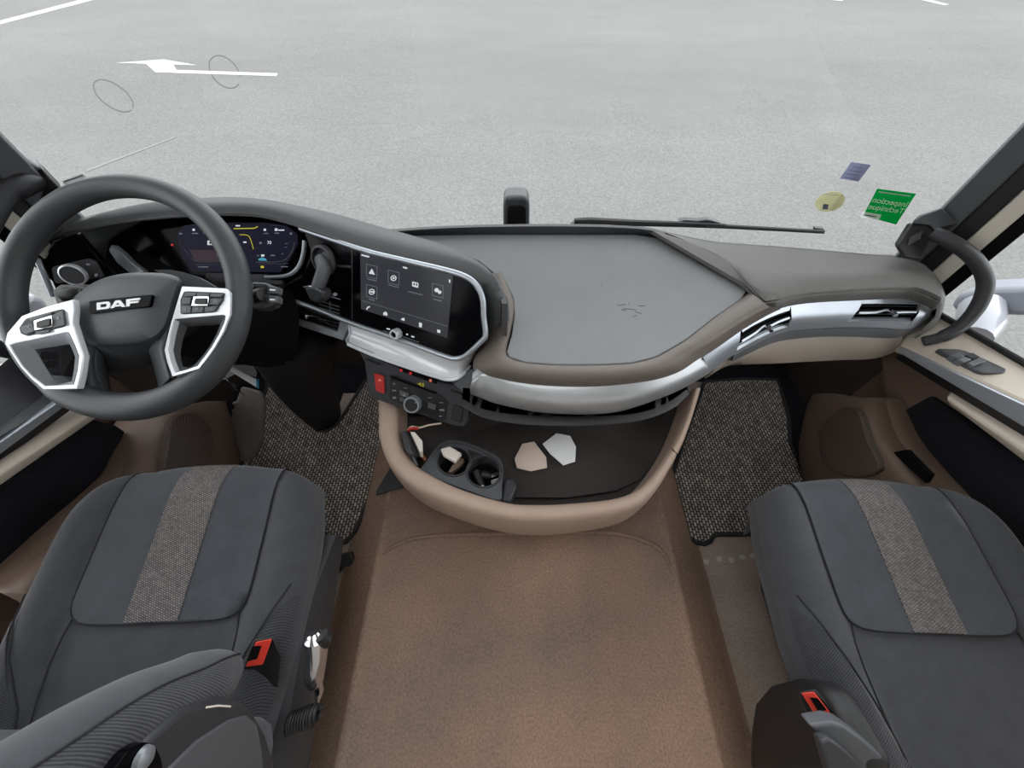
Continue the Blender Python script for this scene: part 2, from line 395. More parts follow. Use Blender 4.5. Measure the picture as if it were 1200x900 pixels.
# engine tunnel: raised moulded hump between the seats
TZ = .08
ys = [-.62, -.3, 0, .2, .35, .5, .75, 1.0]
def tun(y):
    c = .04; hb = .548; ht = .455
    return [(c - hb - .03, .001), (c - hb, .012), (c - hb + .012, .05), (c - ht - .016, TZ - .010), (c - ht - .004, TZ + .003), (c - ht + .004, TZ + .006), (c - ht + .012, TZ + .004), (c - ht + .022, TZ - .004), (c - .2, TZ - .004), (c + .2, TZ - .004),
            (c + ht - .022, TZ - .004), (c + ht - .012, TZ + .004), (c + ht - .004, TZ + .006), (c + ht + .004, TZ + .003), (c + ht + .016, TZ - .010), (c + hb - .012, .05), (c + hb, .012), (c + hb + .03, .001)]
tn = mesh('tunnel_cover', grid([[V((a, y, b)) for a, b in tun(y)] for y in [(-.62 + i * .054) for i in range(31)]]), 'tunnel', fl, smooth=60)
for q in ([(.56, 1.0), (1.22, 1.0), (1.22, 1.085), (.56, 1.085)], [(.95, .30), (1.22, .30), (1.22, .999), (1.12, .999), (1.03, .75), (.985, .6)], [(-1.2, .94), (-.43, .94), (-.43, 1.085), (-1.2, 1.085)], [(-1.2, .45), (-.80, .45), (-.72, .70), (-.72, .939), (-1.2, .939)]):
    mesh('floor_shade', prism([V((a, b, .005)) for a, b in q], (0, 0, -.005)), 'carpet', fl, smooth=0)  # dark sheets standing in for the shade beside the doors and under the dash
# arched embossed rib on the tunnel
rib = Zs(TZ - .001, (447, 650), (462, 640), (482, 632), (510, 628), (553, 626), (620, 625), (705, 624), (730, 627), (752, 633), (772, 643), (783, 658), (789, 676))
mesh('tunnel_rib', tube(cr(rib, 6), [.003 + .005 * math.sin(math.pi * i / 66) ** .5 if 0 < i < 66 else .002 for i in range(67)], 8), 'tunnel', fl)
mesh('tunnel_flap', prism(Zs(TZ + .012, (458, 546), (473, 570), (440, 580), (441, 574)), (0, 0, -.012)), 'charcoal', fl, bevel=.003)
for a, b in ((828, 658), (843, 655), (857, 656), (870, 653), (882, 652)):
    p = Z(a, b, .0015); q = random.random() * 3
    mesh('scuff_mark', prism([p + V((math.cos(q + k * 1.05) * .008 * (1 + .6 * random.random()), math.sin(q + k * 1.05) * .012 * random.uniform(.5, 1), 0)) for k in range(6)], (0, 0, -.001)), 'scuff', fl, smooth=0)
struct(mesh('wall_front', box((.03, 1.10, .27), (2.5, .03, .58)), 'footwell', smooth=0))
struct(mesh('wall_left', box((-1.19, .90, .26), (.03, .42, .56)), 'footwell', smooth=0))
struct(mesh('wall_right', box((1.24, .90, .26), (.03, .42, .56)), 'footwell', smooth=0))
# windscreen
WSX = [(-1.10, .935), (-.95, 1.0), (-.6, 1.045), (0, 1.065), (.6, 1.055), (.95, 1.025), (1.135, .975)]
def ws(x):
    for (a, b), (c, d) in zip(WSX, WSX[1:]):
        if x <= c or c == WSX[-1][0]: return b + (d - b) * (x - a) / (c - a)
struct(mesh('window_1', solid(loft([[V((x, y, .56)) for x, y in WSX], [V((x, y - .05, 1.95)) for x, y in WSX]], 5), (0, .005, 0)), 'glass'))

struct(mesh('trim_3', box((.03, 1.21, .22), (2.2, .16, .36)), 'extwhite', bevel=.02))
# headliner, rear wall and side walls close the cab behind and above
M['headliner'] = mat('pale_headliner', (216, 210, 202), .9)
def rect(x0, x1, y0, y1, z): return [V((x0, y0, z)), V((x1, y0, z)), V((x1, y1, z)), V((x0, y1, z))]
struct(mesh('ceiling', ringslab(rect(-1.22, 1.28, -.71, 1.05, 1.985), rect(-.38, .46, -.30, .45, 1.985), (0, 0, -.03)), 'headliner', smooth=0))
struct(mesh('added_roof_window', prism(rect(-.40, .48, -.32, .47, 1.99), (0, 0, .005)), 'glass', smooth=0))   # glazed hatch added in the unseen roof to let sky light onto the floor
struct(mesh('wall_back', box((.03, -.68, .98), (2.5, .03, 1.96)), 'headliner', smooth=0))
for s_ in (-1, 1):
    x_ = 1.255 if s_ > 0 else -1.215
    wq = struct(mesh('wall_side', box((x_, -.42, .98), (.03, .5, 1.96)), 'headliner', smooth=0))
    mesh('window_header', box((x_ - s_ * .02, .33, 1.85), (.05, 1.0, .22)), 'headliner', wq, smooth=0)
# A pillars (vertical trim strips from windscreen to side window)
def pillar(name, s, plan, z0=.55):
    names = ['pillar_cover', 'rubber_seal', 'light_trim', 'door_frame']; ms = ['grey', 'black', 'pillar', 'void']
    root = None
    for i in range(4):
        (a, b), (c, d) = plan[i], plan[i + 1]
        zt = 1.95; sh = V((0, -.045, 0))
        dep = V((s * .03, .03, 0)) * (1.6 if i == 0 else 1)
        q = [V((a, b, z0)), V((c, d, z0)), V((c, d, z0)) + dep, V((a, b, z0)) + dep]
        vs = q + [p + V((0, 0, zt - z0)) + sh for p in q]
        o = mesh(name if i == 0 else names[i], (vs, [(0, 1, 2, 3), (7, 6, 5, 4), (0, 4, 5, 1), (1, 5, 6, 2), (2, 6, 7, 3), (3, 7, 4, 0)]), ms[i], root, bevel=.004)
        if i == 0: root = struct(o)
    return root
pillar('trim_2', 1, [(1.105, .955), (1.128, .905), (1.148, .873), (1.16, .836), (1.182, .815)])
pillar('trim_1', -1, [(-1.078, .915), (-1.105, .862), (-1.118, .832), (-1.13, .80), (-1.15, .782)])

# ---------------------------------------------------------------- doors
def rail(s, x, pts):
    return [X(u, v, x) if s > 0 else X(u, v, x) for u, v in pts]
# right door
d2 = struct(mesh('door_2', box((1.235, .1, .24), (.05, 1.36, .5)), 'brown', smooth=0))
r0 = [V((1.205, .86, .565)), V((1.205, .565, .64)), V((1.205, -.3, .84))]
r1 = [X(1056, 404, 1.085), X(1200, 470, 1.085)]; e = r1[1] + (r1[1] - r1[0]) * 1.5; r1.append(e)
LEDGE = mesh('window_ledge', solid(loft([r0, r1], 5), (0, 0, -.03)), 'beiged', d2, bevel=.006)
r1b = [p + V((-.004, 0, -.004)) for p in r1]
def low(a, b, x): p, q = X(*a, x), X(*b, x); return [p, q, q + (q - p) * 1.5]
r2 = low((1052, 413), (1200, 501), 1.078)
plabel(mesh('silver_strip', solid(loft([r1b, r2], 5), (.02, 0, 0)), 'silver', d2, bevel=.003), 'satin silver trim strip')
r3 = low((1050, 420), (1200, 513), 1.10)
mesh('groove_strip', solid(loft([[p + V((.006, 0, 0)) for p in r2], r3], 5), (.03, 0, 0)), 'black', d2)
b0 = low((1112, 459), (1200, 512), 1.095); b1 = low((1108, 466), (1200, 528), 1.07); b2 = low((1112, 474), (1200, 541), 1.09)
plabel(mesh('pull_bar', solid(loft([b0, b1, b2], 5, across=3), (.03, 0, 0)), 'beiged', d2, bevel=.008), 'light beige pull bar')
c0 = [X(1050, 420, 1.12), X(1092, 466, 1.12)] ; cc = low((1092, 466), (1200, 541), 1.12)
mesh('upper_panel', prism([X(1030, 395, 1.14), X(1056, 404, 1.14), X(1200, 501, 1.14), X(1200, 541, 1.14), X(1089, 466, 1.14), X(1057, 482, 1.14), X(1040, 470, 1.14)], (.03, 0, 0)), 'brown', d2)
k = [X(1089, 464, 1.125), cc[1], cc[2], X(1230, 690, 1.125) + V((0, -.4, 0)), X(1130, 577, 1.125), X(1079, 523, 1.125), X(1056, 482, 1.125)]
mesh('pocket_carpet', prism(k, (.02, 0, 0)), 'carpet', d2, bevel=.006)
D0 = [X(1052, 470, 1.13), X(1057, 483, 1.13), X(1079, 523, 1.13), X(1130, 577, 1.13), X(1215, 660, 1.13)]
D1 = [X(1022, 466, 1.05), X(1030, 482, 1.04), X(1042, 515, 1.03), X(1075, 562, 1.03), X(1150, 650, 1.03)]
D2 = [X(992, 466, 1.02), X(1000, 485, 1.0), X(1013, 515, 1.0), X(1040, 562, 1.0), X(1110, 650, 1.0)]
D3 = [X(952, 462, 1.03), X(948, 480, 1.0), X(948, 513, 1.0), X(968, 562, 1.0), X(1010, 640, 1.0)]
D4 = [V((1.13, .76, .12)), V((1.08, .72, .1)), V((1.05, .62, .05)), V((1.03, .45, .03)), V((1.03, .2, .03))]
mesh('lower_panel', solid(loft([D0, D1, D2, D3, D4], 5, across=4), (.05, 0, 0)), 'brown', d2, smooth=60)
gp = [X(985, 478, .995), X(1005, 482, .985), X(1016, 515, .985), X(1030, 550, .985), X(1000, 560, .985), X(966, 545, .985), X(960, 505, .985)]
mesh('speaker_grille', prism(cr(gp, 3, True), (.02, 0, 0)), 'grille', d2, bevel=.004)
mesh('map_pocket', prism([X(1046, 530, 1.022), X(1062, 527, 1.022), X(1090, 556, 1.022), X(1084, 566, 1.022)], (.012, 0, 0)), 'void', d2)
pw = Plane(r0[0], r0[1], r1[0])
mesh('switch_plate', prism(onto(LEDGE, rnd([(1095, 408), (1128, 409), (1180, 432), (1178, 437), (1150, 437)], .2), 0.016), (0, 0, -.02)), 'grey', d2, bevel=.002)
for q in ([(1115, 416), (1124, 413), (1131, 417), (1122, 420)], [(1122, 420.5), (1131, 417.5), (1139, 421), (1130, 424.5)], [(1135, 425), (1142, 422), (1149, 425), (1141, 429)], [(1142, 421), (1148, 418.5), (1156, 423), (1150, 425.5)]):
    mesh('window_switch', prism(onto(LEDGE, q, 0.026), (0, 0, -.02)), 'silverd' , d2, bevel=.0015)
mesh('door_lever', prism(onto(LEDGE, [(1131, 416), (1140, 413), (1149, 418), (1140, 420.5)], 0.025), (0, 0, -.02)), 'black', d2, bevel=.0015)
struct(mesh('window_3', solid(grid([[V((1.20, .84, .57)), V((1.20, .565, .64)), V((1.20, -.3, .84))], [V((1.17, .77, 1.8)), V((1.17, .565, 1.8)), V((1.17, -.3, 1.8))]]), (.005, 0, 0)), 'glass'))
mesh('window_seal', tube([p + V((-.002, 0, .006)) for p in r0], .008, 8), 'black', d2)

# left door
d1 = struct(mesh('door_1', box((-1.205, .1, .24), (.05, 1.36, .5)), 'brown', smooth=0))
l0 = [V((-1.165, .84, .60)), V((-1.165, .55, .66)), V((-1.165, -.3, .84))]
def lowl(a, b, x): p, q = X(*a, x), X(*b, x); d = (q - p); return [p - d * .55, p, q, q + d * 2.2]
a0 = lowl((46, 466), (0, 500), -1.10); a1 = lowl((60, 478), (0, 512), -1.07)
mesh('window_ledge', solid(loft([[V((-1.165, .84, .60)), V((-1.165, .6, .655)), V((-1.165, .45, .68)), V((-1.165, -.3, .84))], a0], 5), (0, 0, -.03)), 'charcoal', d1)
plabel(mesh('armrest_edge', solid(loft([a0, a1], 5), (-.02, 0, -.01)), 'grey', d1, bevel=.004), 'blue grey edge of the armrest')
s0 = lowl((62, 475), (0, 518), -1.065); s1 = lowl((66, 484), (0, 533), -1.065)
plabel(mesh('silver_strip', solid(loft([s0, s1], 5), (-.02, 0, 0)), 'silver', d1, bevel=.003), 'satin silver trim strip')
q0 = lowl((74, 487), (0, 541), -1.085)
mesh('groove_strip', solid(loft([[p + V((-.008, 0, 0)) for p in s1], q0], 5), (-.03, 0, 0)), 'black', d1)
p0 = lowl((84, 488), (0, 542), -1.075); p1 = lowl((96, 492), (0, 556), -1.05); p2 = lowl((104, 496), (0, 569), -1.06)
plabel(mesh('pull_bar', solid(loft([p0, p1, p2], 5, across=3), (-.03, 0, 0)), 'beiged', d1, bevel=.006), 'light beige pull bar')
kk = [X(106, 490, -1.085), X(0, 569, -1.085), X(-60, 625, -1.085), X(-60, 730, -1.085), X(0, 668, -1.085), X(120, 556, -1.085), X(148, 506, -1.085), X(136, 498, -1.085)]
mesh('pocket_carpet', prism(kk, (-.02, 0, 0)), 'carpet', d1, bevel=.006)
E0 = [X(170, 480, -1.10), X(150, 503, -1.09), X(122, 556, -1.09), X(60, 612, -1.09), X(-10, 676, -1.09)]
E1 = [X(185, 484, -1.04), X(175, 505, -1.03), X(163, 550, -1.0), X(100, 612, -.99), X(20, 690, -.99)]
E2 = [X(215, 478, -1.0), X(205, 505, -.97), X(196, 550, -.96), X(130, 620, -.96), X(50, 705, -.96)]
E3 = [X(262, 470, -.99), X(266, 500, -.95), X(258, 545, -.95), X(190, 640, -.95), X(110, 740, -.95)]
E4 = [V((-1.1, .8, .12)), V((-1.04, .72, .08)), V((-1.0, .62, .04)), V((-.98, .45, .02)), V((-.98, .2, .02))]
mesh('lower_panel', solid(loft([E0, E1, E2, E3, E4], 5, across=4), (-.05, 0, 0)), 'brown', d1, smooth=60)
gp = [X(203, 492, -.955), X(228, 484, -.945), X(246, 500, -.935), X(252, 530, -.935), X(240, 560, -.94), X(196, 560, -.945), X(197, 520, -.945)]
mesh('speaker_grille', prism(cr(gp, 3, True), (-.02, 0, 0)), 'grille', d1, bevel=.004)
mesh('switch_plate', prism([X(40, 405, -1.07), X(62, 402, -1.07), X(74, 412, -1.07), X(76, 452, -1.07), X(56, 452, -1.07)], (-.03, .0, 0)), 'grey', d1, bevel=.004)
for (a, b) in ((52, 416), (64, 416), (52, 428), (64, 427), (66, 441)):
    mesh('window_switch', prism([X(a - 5, b - 4.5, -1.066), X(a + 5, b - 4.5, -1.066), X(a + 5, b + 4.5, -1.066), X(a - 5, b + 4.5, -1.066)], (-.008, 0, 0)), 'charcoal', d1, bevel=.0015)
struct(mesh('window_2', solid(grid([[V((-1.165, .80, .62)), V((-1.165, .55, .66)), V((-1.165, -.3, .84))], [V((-1.14, .74, 1.8)), V((-1.14, .55, 1.8)), V((-1.14, -.3, 1.8))]]), (-.005, 0, 0)), 'glass'))

# ================================================================== DASHBOARD
D = thing('dashboard', 'wide wraparound truck dashboard with shelf, silver strips and angled display panel under the windscreen', 'dashboard', (0, .85, .5))
body = [V(p + (.52,)) for p in ((-1.1, .80), (-.62, .86), (-.46, .80), (-.1, .66), (.2, .60), (.42, .64), (.62, .80), (1.10, .82), (1.12, .98), (.6, 1.04), (0, 1.05), (-.6, 1.03), (-1.08, .93))]
mesh('dash_body', prism(body, (0, 0, .10)), 'void', D, smooth=0)
# shelf mat
SZ = .70
smat = [(476, 276), (560, 275), (660, 275), (745, 275), (772, 279), (800, 290), (838, 309), (866, 326), (877, 338), (868, 351), (840, 370), (805, 397), (788, 407), (768, 418), (740, 425), (700, 427), (650, 427), (615, 424), (597, 418), (594, 412), (600, 390), (603, 368), (602, 350), (592, 330), (560, 305), (520, 290)]
mesh('shelf_mat', prism(Zs(SZ, *smat), (0, 0, -.012)), 'shelf', D, bevel=.002)
# crumb scratches on the mat
for a, b, l, an in ((738, 362, 15, .12), (728, 357, 10, -.1), (748, 366, 9, .3), (752, 358, 8, 0), (737, 356, 2, .8), (705, 333, 2, 1), (736, 287, 2, 1), (744, 370, 6, -.3), (731, 363, 6, .2)):
    x, y = math.cos(an) * l / 2, math.sin(an) * l / 2
    mesh('scratch', prism(Zs(SZ + .0008, (a - x, b - y - .3), (a + x, b + y - .3), (a + x, b + y + .3), (a - x, b - y + .3)), (0, 0, -.0006)), 'lip', D, smooth=0)
# front rim of the shelf: mat edge -> crest -> rounded nose -> silver strip
L0 = [(588, 318), (602, 350), (603, 368), (598, 392), (594, 409), (597, 418), (615, 424), (650, 427), (700, 427), (740, 425), (768, 418), (788, 407), (805, 397), (840, 370), (868, 351), (879, 342)]
L1 = [(583, 320), (590, 352), (590, 372), (586, 395), (581, 412), (582, 426), (605, 434), (645, 438), (700, 439), (748, 435), (780, 427), (800, 415), (820, 405), (853, 384), (880, 367), (900, 358)]
L2 = [(572, 330), (576, 362), (575, 385), (566, 402), (556, 420), (558, 437), (590, 448), (640, 455), (700, 456), (760, 449), (796, 438), (822, 422), (842, 407), (868, 388), (895, 372), (915, 362)]
lift = [0] * 12 + [.003, .008, .015, .020]
def ZL(z, uv, k=1): return [Z(a, b, z + k * q) for (a, b), q in zip(uv, lift)]
m01 = [((a * 2 + c) / 3, (b * 2 + d) / 3) for (a, b), (c, d) in zip(L0, L1)]; m12 = [((a + c) / 2, (b + d) / 2) for (a, b), (c, d) in zip(L1, L2)]
rimv = loft([ZL(SZ - .004, L0, .2), ZL(SZ + .003, m01, .8), ZL(SZ + .003, L1), ZL(SZ - .012, m12), ZL(SZ - .045, L2), [p + V((0, .03, -.03)) for p in ZL(SZ - .045, L2)]], 5, across=3)
mesh('shelf_rim', solid(rimv, (0, .01, -.015)), 'lip', D, smooth=60)
# back rim, raised dark lip at the windscreen and recess wall
B0 = [(455, 277), (520, 276), (600, 275.5), (680, 275.5), (745, 275.5), (772, 279), (800, 290), (838, 309), (866, 326), (878, 339)]
B1 = [(450, 272), (520, 267.5), (600, 265.5), (680, 265.5), (748, 268), (780, 274), (812, 287), (848, 303), (874, 322), (886, 336)]
b0 = Zs(SZ - .004, *B0); b1 = [Z(u, v, .722) for u, v in B1]
mesh('recess_wall', solid(loft([b0, b1, [p + V((.0, .02, -.04)) for p in b1]], 5), (0, .006, 0)), 'charcoal', D, smooth=60)
# right top pad
PZ = .722
A = [(752, 266), (800, 277), (840, 284.5), (900, 289), (950, 293), (1000, 297.5), (1050, 302), (1080, 309), (1092, 318)]
Bm = [(760, 268), (805, 283), (842, 299), (882, 315), (940, 318), (1005, 318), (1060, 320), (1088, 326), (1099, 335)]
Bc = [(764, 270), (812, 287), (850, 304), (887, 338), (939, 341), (1010, 335), (1066, 335), (1090, 342), (1103, 349)]
F1 = [(887, 341), (889, 345), (892, 352), (902, 352), (945, 345), (1012, 339.5), (1066, 339), (1089, 346), (1102, 353)]
Cc = [(876, 342), (880, 347), (887, 354), (905, 361), (949, 353.5), (1013, 350), (1064, 349), (1086, 354), (1098, 361)]
pad = [Zs(.714, *A), Zs(PZ, *Bm), Zs(PZ, *Bc), Zs(PZ - .008, *F1), Zs(.668, *Cc)]
mesh('top_pad', solid(loft(pad, 5), (0, 0, -.01)), 'pad', D, smooth=75)
# crease continuing left along the recess front: bevel band between the rim and the silver strip
# back flap down to the windscreen
mesh('pad_back', solid(loft([Zs(.714, *A), [p + V((0, .02, -.07)) for p in Zs(.714, *A)]], 4), (0, .005, 0)), 'paddark', D)
mesh('rim_back', solid(loft([b1[:6], [p + V((0, .012, .0)) for p in b1[:6]], [p + V((0, .03, -.06)) for p in b1[:6]]], 4), (0, 0, -.006)), 'charcoal', D)
# right end cap
mesh('end_cap', solid(loft([Zs(.69, (1092, 318), (1099, 330), (1104, 346), (1104, 356)), Zs(.64, (1103, 326), (1108, 338), (1107, 356), (1100, 372)), Zs(.58, (1104, 345), (1106, 360), (1098, 380), (1074, 396))], 5), (-.01, 0, 0)), 'pad', D, smooth=60)

# ------- silver strips
def srf(rails, n=8):
    rows = [cr(r, n) for r in rails]; m = len(rows[0])
    def at(s, t):
        s = max(0, min(.99999, s)) * (m - 1); i = int(s); f = s - i
        col = [r[i].lerp(r[i + 1], f) for r in rows]
        t = max(0, min(.99999, t)) * (len(col) - 1); j = int(t); return col[j].lerp(col[j + 1], t - j)
    return at
cs_t = [(553, 450), (567, 441), (597, 450), (647, 456), (713, 455), (763, 447), (800, 434), (823, 420)]
cs_b = [(551, 461), (560, 465), (585, 474), (640, 484), (705, 485), (745, 477), (795, 458), (829, 439)]
st = Zs(.668, *cs_t); sb = Zs(.600, *cs_b)
mid = [(a + b) / 2 + V((0, -.012, .012)) for a, b in zip(st, sb)]
plabel(mesh('silver_strip', solid(loft([[p + V((0, .012, .004)) for p in st], st, mid, sb, [p + V((0, .02, -.004)) for p in sb]], 6, across=4), (0, .02, -.004)), 'silverc', D, smooth=60), 'satin silver strip across the front of the shelf')
# right strip with two vents
rs_t = [(823, 420), (838, 406), (853, 394), (880, 376), (907, 364), (928, 358), (949, 354), (980, 351.5), (1013, 350), (1050, 350), (1080, 351), (1091, 356)]
rs_b = [(829, 439), (845, 426), (860, 416), (875, 408), (892, 399.5), (910, 392), (930, 387.5), (960, 385), (990, 383.5), (1030, 384), (1066, 385.5), (1083, 378)]
rt = Zs(.668, *rs_t); rb = Zs(.600, *rs_b); rm = [(a + b) / 2 + V((0, -.008, .008)) for a, b in zip(rt, rb)]
SR = srf([rt, rm, rb])
def patch(q, n=10, m=5, off=0.):
    (s0, t0), (s1, t1), (s2, t2), (s3, t3) = q; rows = []
    for i in range(m + 1):
        b = i / m; row = []
        for j in range(n + 1):
            a = j / n
            s = (s0 * (1 - a) + s1 * a) * (1 - b) + (s3 * (1 - a) + s2 * a) * b; t = (t0 * (1 - a) + t1 * a) * (1 - b) + (t3 * (1 - a) + t2 * a) * b
            row.append(SR(s, t) + V((0, .5, -.35)) * off)
        rows.append(row)
    return grid(rows)
K = 11.
v1 = [(2.6 / K, .22), (4.95 / K, .16), (5.6 / K, .80), (2.15 / K, .86)]; v2 = [(8.0 / K, .18), (10.0 / K, .18), (9.85 / K, .74), (7.9 / K, .80)]
rs = []
rs.append(patch([(0, 0), (v1[0][0], 0), (v1[3][0], 1), (0, 1)], 14))
rs.append(patch([(v1[0][0], 0), (v1[1][0], 0), v1[1], v1[0]], 14, 2)); rs.append(patch([v1[3], v1[2], (v1[2][0], 1), (v1[3][0], 1)], 14, 2))
rs.append(patch([(v1[1][0], 0), (v2[0][0], 0), (v2[3][0], 1), (v1[2][0], 1)], 14))
rs.append(patch([(v2[0][0], 0), (v2[1][0], 0), v2[1], v2[0]], 14, 2)); rs.append(patch([v2[3], v2[2], (v2[2][0], 1), (v2[3][0], 1)], 14, 2))
rs.append(patch([(v2[1][0], 0), (1, 0), (1, 1), (v2[2][0], 1)], 6))
plabel(mesh('silver_strip', solid(join(*rs), (0, .006, -.004)), 'silver', D, smooth=50), 'satin silver strip with two air vents at the right end')
mesh('strip_seam', tube([SR(.001, t / 6) + V((0, -.001, .001)) for t in range(7)], .0016, 6), 'black', D)
def sinterp(q, a, b):
    (s0, t0), (s1, t1), (s2, t2), (s3, t3) = q
    return ((s0 * (1 - a) + s1 * a) * (1 - b) + (s3 * (1 - a) + s2 * a) * b, (t0 * (1 - a) + t1 * a) * (1 - b) + (t3 * (1 - a) + t2 * a) * b)
def vent(q):
    back = patch(q, 8, 4, .045)
    loop = [sinterp(q, a / 10, 0) for a in range(10)] + [sinterp(q, 1, a / 6) for a in range(6)] + [sinterp(q, 1 - a / 10, 1) for a in range(10)] + [sinterp(q, 0, 1 - a / 6) for a in range(6)]
    wall = grid([[SR(*p) for p in loop], [SR(*p) + V((0, .5, -.35)) * .045 for p in loop]], cu=True)
    v = mesh('air_vent', join(back, wall), 'void', D, smooth=30)
    def P(a, b, d): return SR(*sinterp(q, a, b)) + V((0, .5, -.35)) * d
    for b in (.16, .40, .64, .86):
        mesh('vane', solid(grid([[P(.02 + .96 * j / 10, b, .012) for j in range(11)], [P(.02 + .96 * j / 10, b + .05, .04) for j in range(11)]]), (0, 0, .0025)), 'charcoal', v)
    path = [P(.05, .52, .004), P(.3, .50, .004), P(.42, .36, .003), P(.5, .42, .002), P(.58, .5, .003), P(.75, .46, .004), P(.96, .44, .004)]
    plabel(mesh('vane_bar', tube(cr(path, 4), .0034, 8, sq=.6), 'silver', v), 'chrome bar across the vent')
    plabel(mesh('vent_knob', tube([P(.5, .42, .012), P(.5, .46, -.012), P(.5, .6, -.035)], [.006, .0065, .005], 10), 'chrome', v), 'chrome vent knob')
    ind = [P(a, b, .002) for a, b in ((0.0, .93), (1, .93), (1, 1), (0, 1))]
    mesh('vent_lip', solid(grid([[P(j / 8, .80, .02) for j in range(9)], [P(j / 8, 1, .001) for j in range(9)]]), (0, .002, -.003)), 'silver', v)
vent(v1); vent(v2)
# dark lower lip under the right strip, then beige lower fascia
lt = [(860, 417), (875, 409), (892, 400.5), (910, 393), (930, 388.5), (960, 386), (990, 384.5), (1030, 385), (1066, 386.5), (1086, 376)]
lb = [(858, 424), (874, 416), (892, 408), (910, 402.5), (930, 400), (960, 398), (990, 398), (1030, 398.5), (1060, 394), (1092, 374)]
mesh('lower_lip', solid(loft([Zs(.597, *lt), Zs(.578, *[((a + c) / 2, (b + d) / 2) for (a, b), (c, d) in zip(lt, lb)]), Zs(.556, *lb)], 5), (0, .012, 0)), 'silverd', D, smooth=60)
ft = [(842, 426), (860, 420), (880, 411), (900, 405), (930, 401), (975, 399), (1020, 399), (1058, 395)]
fb = [(826, 444), (850, 430), (878, 427), (908, 426), (945, 424), (985, 422), (1026, 420), (1054, 410)]
fz = [V((p.x, .82, .50)) for p in Zs(.50, *fb)]
mesh('lower_fascia', solid(loft([Zs(.560, *ft), Zs(.535, *[((a + c) / 2, (b + d) / 2 + 2) for (a, b), (c, d) in zip(ft, fb)]), Zs(.505, *fb), fz], 5), (0, .01, .01)), 'fascia', D, smooth=70)

# ------- angled driver's panel
PI_ = Plane((-.517, .866, .80), (-.044, .625, .806), (-.122, .563, .62))
pan = [(366, 300), (360, 282), (356, 272), (390, 283), (430, 296), (475, 307), (520, 317), (546, 325), (558, 335), (565, 350), (568, 394), (564, 399), (544, 416), (534, 418), (524, 416), (474, 398), (410, 376), (326, 346), (333, 336), (352, 326)]
mp = plabel(mesh('media_panel', plate(PI_, pan, -.02, 0), 'gloss', D, bevel=.002), 'gloss black panel round the touch screen')
def chrome_line(uv, pl, r, n=5, m='silver', off=.002, par=None, name='chrome_trim', sq=1.):
    return mesh(name, tube(cr(pl.pts(uv, off), n), r, 8, sq=sq), m, par or D, smooth=70)
chrome_line([(352, 268), (390, 281), (430, 294.5), (475, 305.5), (520, 316), (545, 324), (558, 334), (565.5, 350), (567, 372), (569, 392), (564, 400), (545, 417), (534, 420), (522, 417.5), (474, 400), (410, 378), (370, 362), (325, 346)], PI_, .0062)
scr = plabel(mesh('touch_screen', plate(PI_, [(422, 293), (531, 323), (524, 396), (423, 362)], .0005, .002), 'screen', D, smooth=0), 'lit touch screen with menu icons')
def icon(uv, m='icon', off=.0035): return mesh('icon', plate(PI_, uv, off - .0012, off), m, scr, smooth=0)
def iconring(o, i, m='icondim', off=.0032): return mesh('icon_frame', ringslab(PI_.pts(o, off), PI_.pts(i, off), -PI_.n * .0008), m, scr, smooth=0)
def bx(a, b, c, d, sl=.25):
    return [(a, b), (c, b + (c - a) * sl), (c - .3, d + (c - a) * sl), (a, d)]
for a, b, c, d in ((429, 309, 442, 324), (454.5, 316, 468, 331.5), (429, 333, 442, 347.5), (506.5, 331.5, 519.5, 346.5)):
    o = bx(a, b, c, d); cx = sum(p[0] for p in o) / 4; cy = sum(p[1] for p in o) / 4
    iconring(o, [(cx + (p[0] - cx) * .92, cy + (p[1] - cy) * .92) for p in o])
icon([(435.5, 315), (439, 322), (432, 320.5)], 'icon')
for cx, cy in ((461, 326), (435.5, 342)):
    iconring(circ(cx, cy, 3.4), circ(cx, cy, 2.5), 'icon')
icon([(460, 324.5), (463, 326), (460, 327.5)]); icon([(434, 341), (438, 341.6), (437.5, 343.2), (434, 342.6)])
icon(bx(483, 330, 490, 335.5)); icon(bx(484.5, 331.6, 486, 334), 'screen', .0045); icon(bx(487.4, 332.2, 488.9, 334.6), 'screen', .0045)
icon(circ(511.5, 340, 2.4)); icon(circ(515, 342.5, 2.0))
for a, b, l in ((430, 326, 11), (455, 333.3, 12), (478, 341, 17), (507.5, 350, 10), (432, 350, 7)): icon(bx(a, b, a + l, b + 1.0), 'icondim')
icon(bx(423.5, 298, 432.5, 299.6)); icon(bx(472, 312.3, 477, 314)); icon(bx(526, 327.6, 527.6, 331))
icon([(429, 362), (430.5, 359.5), (433, 358.8), (433.3, 360.2), (431.2, 360.8), (430, 363)])
icon([(449, 369), (449, 366.5), (450.5, 366.3), (451, 365), (452.5, 366), (453.5, 367), (453.6, 370)])
icon([(469.6, 374.5), (471.4, 372.6), (473.8, 373), (473.6, 376.2)]); icon(bx(491, 378, 494.2, 383)); icon(bx(512.3, 386.2, 515.8, 389.5))
icon(bx(423.5, 352, 524, 352.3, .30), 'icondim')
